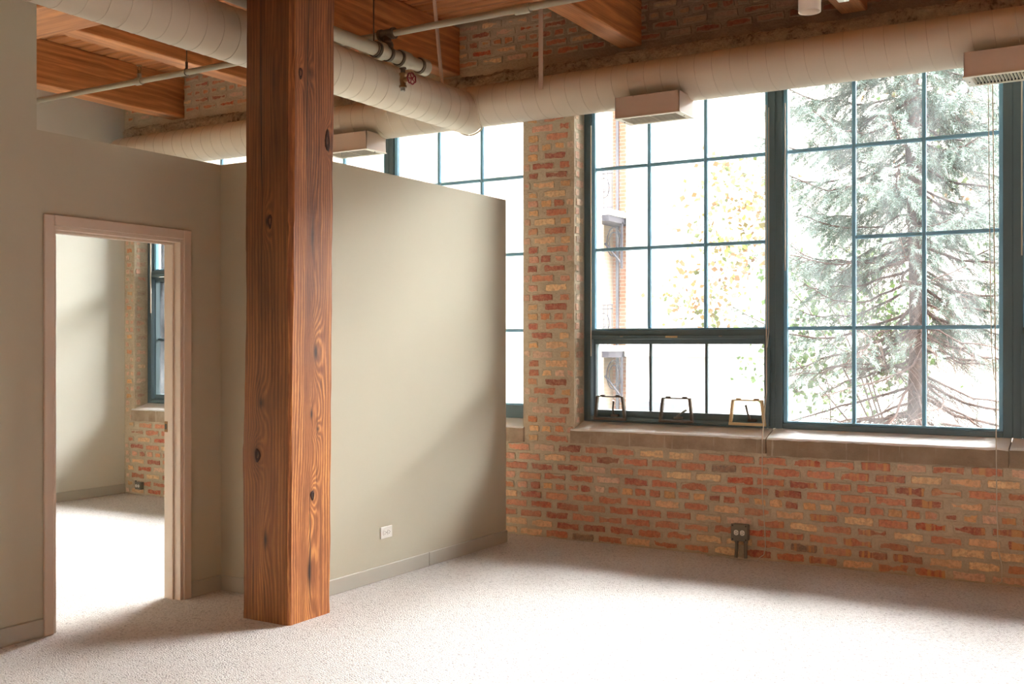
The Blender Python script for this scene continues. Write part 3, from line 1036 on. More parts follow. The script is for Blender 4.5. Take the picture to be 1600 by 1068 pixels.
def make_post():
    x0, x1, y0, y1 = -4.072, -3.752, 4.066, 4.385
    H = ZG
    n = 110; vs = []; fs = []; mi = []
    root = Vector((x0, y0, 0))
    for i in range(n + 1):
        z = H * i / n
        lean = .026 * z / H
        def N(a, b, f=1.6): return mnoise.noise(Vector((z * f, a, b)))
        lo = max(0, 1 - abs(z - .95) / 1.0)
        l = x0 + lean + .004 * N(1, 1, 3) + (.010 * math.sin((z - 1.3) * 4.2) if z < 1.9 else 0) * .6 - .006 * (z < .9)
        rgt = x1 + lean + .003 * N(2, 1, 3)
        f = y0 + .003 * N(3, 1)
        bk = y1 + lean * .3 + .004 * N(4, 1, 4)
        ch = .009 + .004 * abs(N(5, 1, 6)) + (.014 if z > 2.02 else .004 + .012 * max(0, 1 - abs(z - 1.75) / .35))
        ch2 = .006 + .006 * abs(N(6, 1, 5))
        w = (rgt - l); e = (bk - f)
        pr = [(l, f + ch2), (l + ch2, f), (l + w * .3, f + .001 * N(7, 1, 7)), (l + w * .6, f + .002 * N(8, 1, 7)), (rgt - ch, f),
              (rgt, f + ch), (rgt + .002 * N(9, 1, 8), f + e * .35), (rgt + .0025 * N(10, 1, 8), f + e * .65), (rgt - .002, bk - ch2), (rgt - ch2, bk),
              (l + ch2, bk), (l, bk - ch2)]
        vs += [(p[0] - root.x, p[1] - root.y, z) for p in pr]
    K = 12
    for i in range(n):
        for k in range(K):
            fs.append((i * K + k, i * K + (k + 1) % K, (i + 1) * K + (k + 1) % K, (i + 1) * K + k)); mi.append(0 if k in (1, 2, 3, 0, 9) else 1)
    fs += [tuple(range(K))[::-1], tuple(range(n * K, n * K + K))]; mi += [0, 0]
    o = MB().add(vs, fs).build('timber_post', [M['post_l'], M['post_r']])
    o.data.polygons.foreach_set('material_index', mi)
    o.location = root
    tag(o, 'massive square reddish brown timber post with knots and cracks standing on the carpet', 'post', kind='thing')
    # shallow hollow knots standing out of the faces
    def knot(cx, cy, cz, r, h, normal):
        m = MB(); ring = []
        for q, (s, d) in enumerate([(1.0, -.002), (.8, .0035), (.45, .002), (.2, -.003)]):
            for k in range(12):
                w = 2 * PI * k / 12
                rr = s * (1 + .12 * math.sin(3 * w + cz * 9))
                a, b = math.cos(w) * r * rr, math.sin(w) * h * rr
                p = (cx + a, cy - d, cz + b) if normal == 'y' else (cx + d, cy + a, cz + b)
                ring.append((p[0] - root.x, p[1] - root.y, p[2]))
        fs = [(q * 12 + k, q * 12 + (k + 1) % 12, (q + 1) * 12 + (k + 1) % 12, (q + 1) * 12 + k) for q in range(3) for k in range(12)]
        fs.append(tuple(range(36, 48)))
        if normal == 'y': fs = [f for f in fs]
        kk = m.add(ring, fs, True).build('knot', M['knot'], o, fix=True)
    M['knot'] = mat_plain('knot_wood', srgb(72, 34, 16), .7, 0, .7, 90)
    ln = lambda z: .026 * z / H
    knot(x0 + .175 + ln(2.05), y0, 2.05, .017, .042, 'y')
    knot(x1 + ln(2.49), y0 + .272, 2.49, .022, .062, 'x')
    knot(x1 + ln(2.8), y0 + .062, 2.80, .016, .034, 'x')
    knot(x0 + .105, y0, .85, .022, .040, 'y')
    knot(x1 + ln(.64), y0 + .17, .64, .015, .028, 'x')
    return o


make_post()

# ------------------------------------------------------------------ ducts
RD = .150
YD, ZD = 6.67, 3.175
XD, ZD2, RD2 = -4.36, 3.122, .148


def duct_tube(axis, c1, c2, t0, t1, r, mat, name='pipe_wall', n=56, parent=None, cap0=True, cap1=True, seg=1, rs=None):
    """cylinder along x (c1=y, c2=z) or y (c1=x, c2=z)"""
    pts = []
    vs = []; fs = []
    prof = rs or [(t0, r), (t1, r)]
    for (t, rr) in prof:
        for k in range(n):
            w = 2 * PI * k / n
            a, b = c1 + rr * math.cos(w), c2 + rr * math.sin(w)
            vs.append((t, a, b) if axis == 'x' else (a, t, b))
    for i in range(len(prof) - 1):
        for k in range(n):
            fs.append((i * n + k, i * n + (k + 1) % n, (i + 1) * n + (k + 1) % n, (i + 1) * n + k))
    mb = MB().add(vs, fs, True)
    if cap0: mb.add(vs[:n], [tuple(range(n))])
    if cap1: mb.add(vs[-n:], [tuple(range(n))])
    return mb


def helix(axis, c1, c2, t0, t1, r, pitch, rr=.0028, skip=None, hand=1):
    mb = MB(); turns = (t1 - t0) / pitch; n = int(turns * 40)
    pts = []
    for i in range(n + 1):
        w = hand * 2 * PI * i / 40; t = t0 + pitch * i / 40
        a, b = c1 + r * math.cos(w), c2 + r * math.sin(w)
        p = (t, a, b) if axis == 'x' else (a, t, b)
        if skip and skip(p):
            if len(pts) > 2: mb.tube(pts, rr, 4, False)
            pts = []
        else: pts.append(p)
    if len(pts) > 2: mb.tube(pts, rr, 4, False)
    return mb


main = tag(empty('air_duct', (-2, YD, ZD - RD)), 'long pale round air duct running along the top of the brick window wall', 'duct')
cross = tag(empty('air_duct', (XD, 3, ZD2 - RD2)), 'pale spiral air duct coming from the upper left past the post to the wall duct', 'duct')
def cpart(root, name, mb, mat, label=None, fix=False):
    o = mb.build(name, mat, root, fix)
    o.location = -Vector(root.location)
    if label: o['label'] = label
    return o
cpart(main, 'duct_body', duct_tube('x', YD, ZD, 0, 0, 0, None, rs=[(-8.30, .10), (-8.26, .135), (-8.20, RD), (-6, RD), (-4, RD), (-2, RD), (0, RD), (2, RD), (XR - .02, RD)]), M['duct'], fix=True)
cpart(main, 'spiral_seam', helix('x', YD, ZD, -8.15, 2.0, RD, .118, .0017, lambda p: (p[0] - XD) ** 2 + (p[2] - ZD2) ** 2 < RD2 ** 2 and p[1] < YD), M['seam'])
cpart(cross, 'duct_body', duct_tube('y', XD, ZD2, 0, 0, 0, None, rs=[(-2.5, RD2), (0, RD2), (2, RD2), (4, RD2), (YD - .02, RD2)]), M['duct'], fix=True)
cpart(cross, 'spiral_seam', helix('y', XD, ZD2, -1.0, YD - RD, RD2, .118, .0022, None, -1), M['seam'])
# saddle collar where the two meet
mb = MB()
pts = []
for k in range(49):
    w = 2 * PI * k / 48
    a, b = RD2 * 1.02 * math.cos(w), RD2 * 1.02 * math.sin(w)
    dz = ZD2 + b - ZD
    yy = YD - math.sqrt(max(RD ** 2 - dz ** 2, 0))
    pts.append((XD + a, yy - .004, ZD2 + b))
mb.tube(pts, .006, 6, False)
cpart(cross, 'saddle_collar', mb, M['duct'])
# hanger straps
cpart(main, 'hanger_strap', MB().box(-3.69, -3.655, YD - .16, YD - .157, ZD + .02, ZC, 0), M['vent'], 'flat painted strap rising to the deck')
cpart(cross, 'hanger_strap', MB().tube([(XD - .0, 6.20, ZC), (XD + .02, 6.27, ZD2 + RD2)], .013, 6), M['vent'], 'flat painted strap rising to the deck')


def make_vent(x, label, lengthwise=False):
    y0, y1, z0, z1 = 6.44, 6.68, 2.915, 3.05
    L = .452
    root = tag(empty('air_vent', (x, y0, z0)), label, 'vent', 'grille boxes under the wall duct')
    mb = MB()
    th = .004
    mb.box(0, L, 0, th, .0, z1 - z0); mb.box(0, L, y1 - y0 - th, y1 - y0, 0, z1 - z0)
    # ends rise to the duct with a curved saddle cut
    for xx in (0, L - th):
        poly = [(0, 0), (y1 - y0, 0)]
        for k in range(9):
            yy = (y1 - y0) * (1 - k / 8)
            Yw = y0 + yy
            dz = RD ** 2 - (Yw - YD) ** 2
            zt = (ZD - math.sqrt(dz)) - z0 if dz > 0 else z1 - z0
            poly.append((yy, max(min(zt + .002, z1 - z0), .105)))
        mb.prism(poly, 'x', xx, xx + th)
    mb.build('box', M['vent'], root, fix=True)
    mr = MB()
    f = .022
    d = y1 - y0
    mr.box(-.006, L + .006, -.006, f, -.006, 0, .001); mr.box(-.006, L + .006, d - f, d + .006, -.006, 0, .001)
    mr.box(-.006, f + .012, f, d - f, -.006, 0); mr.box(L - f - .012, L + .006, f, d - f, -.006, 0)
    gr = mr.build('grille_frame', M['ventlip'], root)
    MB().box(.006, L - .006, .006, d - .006, .06, .064).build('shade_sheet', M['slot'], root)  # black sheet inside the box, painted shade behind the slats
    MB().box(.005, L - .005, .0045, .007, 0, .06).build('shade_strip', M['slot'], root)  # black strips along the inner sides, shade put into the colour
    MB().box(.005, L - .005, d - .007, d - .0045, 0, .06).build('shade_strip', M['slot'], root)
    if lengthwise:
        nb_ = 9
        b0 = MB().box(f + .010, L - f - .010, -.0012, .0012, -.004, -.001).build('slat', M['ventlip'], root)
        for k in range(nb_):
            c = b0 if k == 0 else child(b0, root)
            c.location = (0, f + (d - 2 * f) * (k + .5) / nb_, 0)
        MB().box(L / 2 - .002, L / 2 + .002, f, d - f, -.001, .002).build('cross_bar', M['ventlip'], root)
    nsl = 0 if lengthwise else 22
    for k in range(nsl):
        xx = .04 + (L - .08) * k / (nsl - 1)
        if k == 0:
            sl = MB().add([(-.0035, f, -.004), (-.0010, f, -.004), (.0040, f, .010), (.0020, f, .010), (-.0035, d - f, -.004), (-.0010, d - f, -.004), (.0040, d - f, .010), (.0020, d - f, .010)],
                          [(0, 1, 2, 3), (7, 6, 5, 4), (0, 4, 5, 1), (1, 5, 6, 2), (2, 6, 7, 3), (3, 7, 4, 0)]).build('slat', M['ventlip'], root)
            sl.location = (xx, 0, 0); s0 = sl
        else:
            c = child(s0, root); c.location = (xx, 0, 0)
    for xx in (.014, L - .014):
        MB().tube([(xx, d / 2, -.010), (xx, d / 2, -.005)], .004, 8).build('screw', M['dark'], root)
    for k in range(5):
        xx = .03 + k * (L - .06) / 4
        MB().tube([(xx, -.004, z1 - z0 - .006), (xx, 0, z1 - z0 - .006)], .004, 8).build('screw', M['vent'], root)
    return root


make_vent(-3.068, 'pale sheet metal grille box under the duct, in front of the first tall window', True)
make_vent(-.921, 'pale sheet metal grille box under the duct at the upper right corner')
make_vent(-5.607, 'pale grille box under the duct just above the low partition, right of the post', True)

# ------------------------------------------------------------------ sprinkler piping
XP, ZP, RP = -4.150, 3.250, .042
sprinkler = tag(empty('sprinkler_main', (XP, 5, ZP)), 'thick grey-beige sprinkler main beside the duct, capped right of the post', 'pipe')
cpart(sprinkler, 'main_pipe', duct_tube('y', XP, ZP, -2, 5.74, RP, None, n=24), M['pipe'], fix=True)
for (a, b, r) in [(5.27, 5.285, .050), (5.285, 5.34, .056), (5.385, 5.40, .050), (5.40, 5.415, .046), (5.50, 5.515, .050), (5.515, 5.60, .056), (5.72, 5.735, .050), (5.735, 5.80, .056)]:
    cpart(sprinkler, 'coupling', duct_tube('y', XP, ZP, a, b, r, None, n=24), M['pipe_dark'] if b - a < .02 else M['pipe'], fix=True)
YBR, ZBR = 5.39, 3.372
cpart(sprinkler, 'riser', MB().tube([(XP, YBR, ZP + .03), (XP, YBR, ZP + .06), (XP, YBR, ZP + .061), (XP, YBR, ZBR)], [.04, .04, .027, .027], 16), M['pipe_dark'])
mb = MB(); mb.tube([(XP - .055, YBR, ZBR), (XP + .055, YBR, ZBR)], .030, 16)
mb.tube([(XP + .040, YBR, ZBR), (XP + .060, YBR, ZBR)], .036, 16); mb.tube([(XP - .060, YBR, ZBR), (XP - .040, YBR, ZBR)], .036, 16)
mb.tube([(XP, YBR, ZBR - .075), (XP, YBR, ZBR - .05)], .036, 16)
cpart(sprinkler, 'tee', mb, M['pipe_dark'])
mb = MB(); mb.tube([(XP, 5.254, ZP + RP), (XP, 5.254, ZC)], .0045, 8)
pts = [(XP + (RP + .003) * math.cos(w), 5.254, ZP + (RP + .003) * math.sin(w)) for w in [2 * PI * k / 24 for k in range(25)]]
mb.tube(pts, .004, 5, False)
cpart(sprinkler, 'hanger_rod', mb, M['pipe_dark'])

branch = tag(empty('sprinkler_branch', (XP, YBR, ZBR)), 'thin sprinkler branch pipe crossing under the ceiling from left wall to right beams', 'pipe')
RB = .021
cpart(branch, 'pipe', MB().tube([(XL + .01, YBR, ZBR - .01), (XP - .06, YBR, ZBR)], RB, 16), M['pipe'])
cpart(branch, 'pipe', MB().tube([(XP + .06, YBR, ZBR), (-3.18, YBR, ZBR + .004), (XR, YBR, ZBR + .02)], RB, 16), M['pipe'])
for x in (-3.16,):
    cpart(branch, 'coupling', MB().tube([(x - .05, YBR, ZBR), (x + .05, YBR, ZBR)], .029, 16), M['pipe'])
def hanger(x, lab=None):
    mb = MB(); mb.tube([(x, YBR, ZBR + RB), (x, YBR, ZC)], .004, 8)
    pts = [(x, YBR + (RB + .003) * math.cos(w), ZBR - .004 + (RB + .004) * math.sin(w)) for w in [2 * PI * k / 20 for k in range(21)]]
    mb.tube(pts, .0035, 5, False)
    mb.box(x - .008, x + .008, YBR - .006, YBR + .006, ZBR + RB, ZBR + RB + .05)
    cpart(branch, 'hanger_rod', mb, M['pipe_dark'])
hanger(-6.30 + .35); hanger(-2.4)
xh = -6.45
mb = MB(); mb.tube([(xh - .03, YBR, ZBR - .006), (xh + .03, YBR, ZBR - .006)], .028, 16); mb.tube([(xh, YBR, ZBR), (xh, YBR, ZBR + .05)], .016, 10)
cpart(branch, 'tee', mb, M['pipe'])
mb = MB(); mb.tube([(xh, YBR, ZBR + .05), (xh, YBR, ZBR + .075)], .012, 10)
mb.tube([(xh - .014, YBR, ZBR + .07), (xh - .018, YBR, ZBR + .09), (xh, YBR, ZBR + .112)], .0035, 6)
mb.tube([(xh + .014, YBR, ZBR + .07), (xh + .018, YBR, ZBR + .09), (xh, YBR, ZBR + .112)], .0035, 6)
mb.tube([(xh, YBR, ZBR + .108), (xh, YBR, ZBR + .111)], .022, 14)
cpart(branch, 'sprinkler_head', mb, M['brass'])

# drain valve under the main
YV = 5.555
valve = tag(empty('drain_valve', (XP, YV, ZP - RP)), 'brass drain valve with red spoked handwheel hanging under the sprinkler main', 'valve')
mb = MB(); mb.tube([(XP, YV, ZP - .035), (XP, YV, ZP - .098)], .015, 14); mb.tube([(XP, YV, ZP - .048), (XP, YV, ZP - .060)], .023, 8)
cpart(valve, 'nipple', mb, M['pipe_dark'])
mb = MB()
mb.tube([(XP, YV, ZP - .088), (XP, YV, ZP - .102), (XP, YV, ZP - .104), (XP, YV, ZP - .13), (XP, YV, ZP - .165), (XP, YV, ZP - .167), (XP, YV, ZP - .18)],
        [.025, .025, .019, .023, .019, .025, .025], 14)
mb.tube([(XP + .01, YV, ZP - .135), (XP + .038, YV, ZP - .130), (XP + .045, YV, ZP - .130)], [.018, .015, .010], 12)
cpart(valve, 'body', mb, M['brass'])
cpart(valve, 'drain_nipple', MB().tube([(XP, YV, ZP - .178), (XP, YV, ZP - .202)], .015, 14), M['steel'])
mb = MB(); cx = XP + .068
tiltv = Vector((1, -.25, .05)).normalized()
a_ = tiltv.cross(Vector((0, 0, 1))).normalized(); b_ = tiltv.cross(a_).normalized()
C0 = Vector((cx, YV, ZP - .13))
ring = [C0 + (a_ * math.cos(w) + b_ * math.sin(w)) * (.034 + .0025 * math.cos(w * 7)) for w in [2 * PI * k / 56 for k in range(57)]]
mb.tube(ring, .0052, 7, False)
for k in range(5):
    w = 2 * PI * k / 5
    mb.tube([C0, C0 + (a_ * math.cos(w) + b_ * math.sin(w)) * .033], .0035, 6)
mb.tube([C0 - tiltv * .008, C0 + tiltv * .008], .009, 10)
cpart(valve, 'handwheel', mb, M['red'], 'red spoked handwheel')
cpart(valve, 'stem', MB().tube([(XP + .04, YV, ZP - .13), C0], .005, 8), M['steel'])

# spotlight at the top edge
spot = tag(empty('spotlight', (-1.466, 5.3, 3.06)), 'small beige cylinder spotlight hanging at the top edge', 'lamp')
mb = MB()
pr = [(3.065, .050), (3.06, .054), (3.30, .054), (3.31, .045)]
vs = []; n = 28
prof = [(3.10, .047), (3.062, .050), (3.060, .054), (3.30, .054), (3.315, .040)]
for z, r in prof:
    vs += [(-1.466 + r * math.cos(2 * PI * k / n), 5.3 + r * math.sin(2 * PI * k / n), z) for k in range(n)]
fs = [(i * n + k, i * n + (k + 1) % n, (i + 1) * n + (k + 1) % n, (i + 1) * n + k) for i in range(len(prof) - 1) for k in range(n)]
mb.add(vs, fs, True); mb.add(vs[-n:], [tuple(range(n))])
cpart(spot, 'can', mb, M['light_can'], fix=True)
cpart(spot, 'lens', MB().tube([(-1.466, 5.3, 3.10), (-1.466, 5.3, 3.102)], .047, 28), M['greybox'])
cpart(spot, 'stem', MB().tube([(-1.466, 5.3, 3.31), (-1.466, 5.3, ZC)], .010, 10), M['light_can'])
jb = tag(empty('junction_box', (-1.40, 5.55, 3.17)), 'small white box with yellow tag beside the beam end at the top edge', 'box')
cpart(jb, 'box', MB().box(-1.415, -1.36, 5.60, 5.66, 3.195, 3.30, .003), M['white'])
cpart(jb, 'tag', MB().box(-1.405, -1.385, 5.598, 5.60, 3.205, 3.26), M['label'])
cpart(jb, 'conduit', MB().tube([(-1.39, 5.63, 3.30), (-1.39, 5.63, ZC)], .009, 8), M['light_can'])

# ------------------------------------------------------------------ outlets
def receptacle(cx, cy, cz, nrm, parent, s=1.0):
    """one round-faced receptacle turned on its side; nrm 'x' faces +X, 'y' faces -Y. local offsets from parent"""
    def P(u, w, d):          # u along the wall, w up, d out
        return (cx + d, cy + u, cz + w) if nrm == 'x' else (cx + u, cy - d, cz + w)
    m = MB(); n = 20; vs = []
    for d in (0, .003):
        for k in range(n):
            w = 2 * PI * k / n
            vs.append(P(max(-.0155, min(.0155, math.cos(w) * .018)) * s, math.sin(w) * .018 * s, d))
    m.add(vs, [(k, (k + 1) % n, n + (k + 1) % n, n + k) for k in range(n)] + [tuple(range(n, 2 * n))])
    r = m.build('receptacle', M['white'], parent, fix=True)
    ms = MB()
    for (u0, u1, w0, w1) in ((-.004, .003, .006, .0085), (-.005, .003, -.0085, -.006), (.007, .011, -.002, .002)):
        a = P(u0 * s, w0 * s, .0028); b = P(u1 * s, w1 * s, .0036)
        ms.box(min(a[0], b[0]), max(a[0], b[0]), min(a[1], b[1]), max(a[1], b[1]), a[2], b[2])
    ms.build('slots', M['slot'], r)


out1 = tag(empty('wall_outlet', (X2, 5.195, .282)), 'white duplex outlet turned sideways on the low beige partition', 'outlet')
MB().box(0, .006, -.057, .057, -.036, .036, .003).build('cover_plate', M['white'], out1)
receptacle(.006, -.020, 0, 'x', out1); receptacle(.006, .020, 0, 'x', out1)
MB().tube([(.006, 0, 0), (.0075, 0, 0)], .003, 8).build('screw', M['steel'], out1)

out2 = tag(empty('wall_outlet', (-2.36, YB - .008, .178)), 'grey metal outlet box with two conduits low on the brick wall', 'outlet')
MB().box(-.054, .054, -.052, 0, -.054, .054, .006).build('back_box', M['greybox'], out2)
MB().box(-.057, .057, -.058, -.050, -.057, .057, .005).build('cover_plate', M['greybox'], out2)
receptacle(-.020, -.058, .0, 'y', out2); receptacle(.022, -.058, -.0, 'y', out2)
for a in (-.045, .045):
    for b in (-.045, .045):
        MB().tube([(a, -.060, b), (a, -.058, b)], .005, 8).build('screw', M['dark'], out2)
MB().tube([(-.028, -.026, -.054), (-.028, -.024, -.10), (-.035, -.018, -.178)], .011, 10).build('conduit', M['greybox'], out2)
MB().tube([(.034, -.026, -.054), (.034, -.026, -.178)], .011, 10).build('conduit', M['greybox'], out2)
MB().tube([(-.028, -.026, -.048), (-.028, -.026, -.070)], .015, 8).build('connector', M['steel'], out2)
MB().tube([(.034, -.026, -.048), (.034, -.026, -.070)], .015, 8).build('connector', M['steel'], out2)

out3 = tag(empty('wall_outlet', (-8.236, YB - .008, .088)), 'small grey outlet box on the brick in the far room, seen through the doorway', 'outlet')
MB().box(-.04, .04, -.045, 0, -.035, .035, .005).build('back_box', M['greybox'], out3)
receptacle(-.016, -.045, 0, 'y', out3, .8); receptacle(.016, -.045, 0, 'y', out3, .8)
MB().tube([(-.045, -.02, .0), (-.055, -.02, .02), (-.055, -.02, .045)], .009, 8).build('conduit', M['greybox'], out3)

# ------------------------------------------------------------------ blind cords
def cord(pts, r, label, extra=None):
    root = tag(empty('blind_cord', pts[0]), label, 'cord')
    o = MB().tube(pts, r, 6).build('cord', M['cord'], root); o.location = -Vector(pts[0])
    if extra:
        for name, p2, r2 in extra:
            o = MB().tube(p2, r2, 6).build(name, M['cord'], root); o.location = -Vector(pts[0])
    return root
yc = YB - .035
cord([(-2.232, YG - .05, 3.02), (-2.230, YG - .055, 2.0), (-2.226, YG - .06, 1.1), (-2.212, YB - .04, .80), (-2.214, yc, .45), (-2.196, yc, .2), (-2.190, yc - .005, .10), (-2.20, yc - .01, .045), (-2.245, yc - .01, .012),
      (-2.32, yc - .03, .008), (-2.42, yc - .045, .010), (-2.52, yc - .04, .009), (-2.58, yc - .03, .008)], .0036,
     'pale blind cord hanging over the sill and down the brick beside the grey outlet',
     [('loop', [(-2.214, YG - .05, 3.0), (-2.212, YG - .055, 2.0), (-2.211, YG - .06, 1.50), (-2.222, YG - .06, 1.40)], .0026)])
cord([(-.842, YG - .05, 3.02), (-.832, YG - .055, 2.0), (-.822, YG - .06, 1.1), (-.805, YB - .04, .80), (-.802, yc, .45), (-.795, yc, .22), (-.775, yc, .12), (-.775, yc - .005, .03), (-.80, yc - .01, .010)], .0036,
     'pale blind cord hanging down the brick near the right edge',
     [('loop', [(-.866, YG - .05, 3.0), (-.856, YG - .055, 2.0), (-.846, YG - .06, 1.4), (-.83, YG - .06, 1.2)], .0026)])
cord([(-3.545, YG - .035, 3.02), (-3.545, YG - .035, 1.335)], .0042, 'short pale blind wand at the left edge of the first window')
cord([(-2.108, YG - .035, 3.02), (-2.108, YG - .035, 1.91)], .0042, 'pale blind wand at the left edge of the middle window, before the spruce')
cord([(-.684, YG - .035, 3.02), (-.684, YG - .035, 1.95)], .0042, 'pale blind wand at the extreme right edge of the photo')
cord([(-8.24, YG - .05, 3.0), (-8.235, YG - .05, 1.72)], .006, 'pale blind wand on the far room window, seen through the doorway')

# ------------------------------------------------------------------ outside
gm = MB().box(-60, 40, YO + .02, 60, -1.4, -1.2)
struct('ground', gm, M['ground'])

bld = tag(empty('building', (-4, 20, -1.2)), 'pale rendered building beyond the trees with band course and iron balconies', 'building')
def bpart(name, mb, mat, label=None, fix=False):
    o = mb.build(name, mat, bld, fix); o.location = -Vector(bld.location)
    if label: o['label'] = label
    return o
bpart('wall', MB().box(-9.28, 12, 20, 24, -1.2, 7.6), M['fac_white'])
bpart('wall', MB().box(-9.74, -9.28, 20.35, 24, -1.2, 7.6), M['fac_brick'], 'recessed strip of red brick')
bpart('wall', MB().box(-32, -9.74, 19.9, 24, -1.2, 7.6), M['fac_pale'])
bpart('band_course', MB().box(-9.28, 12, 19.90, 20, 1.17, 1.38, .02), M['fac_white'])
bpart('band_course', MB().box(-9.28, 12, 19.97, 20, 4.16, 4.20), M['fac_white'])
bpart('window_well', MB().prism([(-8.93, .30), (-7.98, .24), (-8.02, .04), (-8.9, .04)], 'y', 19.8, 20.0), M['bluegrey'], 'dark blue-grey window well')
for q, (zs, ) in enumerate([(4.12,), (1.40,)]):
    bpart('balcony_slab', MB().box(-9.74, -9.30, 19.3, 20.35, zs - .12, zs, .01), M['fac_white'])
    bpart('balcony_edge', MB().box(-9.74, -9.32, 19.28, 20.35, zs - .24, zs - .12), M['iron'])
    mi_ = MB()
    mi_.box(-9.36, -9.32, 19.9, 19.94, zs - 1.15, zs - .2)
    mi_.tube([(-9.72, 19.92, zs - .62), (-9.34, 19.92, zs - 1.05)], .022, 6)
    cxr, czr = -9.52, zs - .60
    for rr in (.155, .105):
        mi_.tube([(cxr + rr * math.cos(w), 19.92, czr + rr * 1.9 * math.sin(w)) for w in [2 * PI * k / 24 for k in range(25)]], .013, 5, False)
    bpart('bracket', mi_, M['iron'], 'wrought iron bracket with oval scroll')
    mr_ = MB()
    for zz in (zs + .82, zs + .74, zs + .06): mr_.tube([(-9.74, 19.5, zz), (-9.34, 19.5, zz)], .012, 5)
    for k in range(5): mr_.tube([(-9.72 + .09 * k, 19.5, zs), (-9.72 + .09 * k, 19.5, zs + .82)], .008, 5)
    mr_.tube([(-9.54 + .12 * math.cos(w), 19.5, zs + .45 + .2 * math.sin(w)) for w in [2 * PI * k / 20 for k in range(21)]], .012, 5, False)
    mr_.tube([(-9.54 + .05 * math.cos(w), 19.5, zs + .45 + .08 * math.sin(w)) for w in [2 * PI * k / 14 for k in range(15)]], .010, 5, False)
    bpart('railing', mr_, M['iron'])
bpart('downpipe', MB().tube([(-9.62, 20.3, -1.2), (-9.62, 20.3, 7.5)], .035, 8), M['bluegrey'])


# spruce: trunk, boughs, hanging branchlets, needle sprays
def tubes_np(paths, radii, sides=4):
    """paths: list of (n,3) arrays; radii: list of (n,) arrays"""
    V, F = [], []; base = 0
    for P, R in zip(paths, radii):
        P = np.asarray(P); n = len(P)
        T = np.gradient(P, axis=0); T /= np.linalg.norm(T, axis=1, keepdims=True) + 1e-9
        up = np.array([0.13, .21, 1.0]); A = np.cross(T, up); A /= np.linalg.norm(A, axis=1, keepdims=True) + 1e-9
        B = np.cross(T, A)
        w = 2 * np.pi * np.arange(sides) / sides
        ring = P[:, None, :] + (A[:, None, :] * np.cos(w)[None, :, None] + B[:, None, :] * np.sin(w)[None, :, None]) * np.asarray(R)[:, None, None]
        V.append(ring.reshape(-1, 3))
        i = np.arange(n - 1)[:, None] * sides; k = np.arange(sides)[None, :]; k2 = (k + 1) % sides
        F.append((np.stack([i + k, i + k2, i + sides + k2, i + sides + k], -1).reshape(-1, 4)) + base)
        base += n * sides
    return np.concatenate(V), np.concatenate(F)


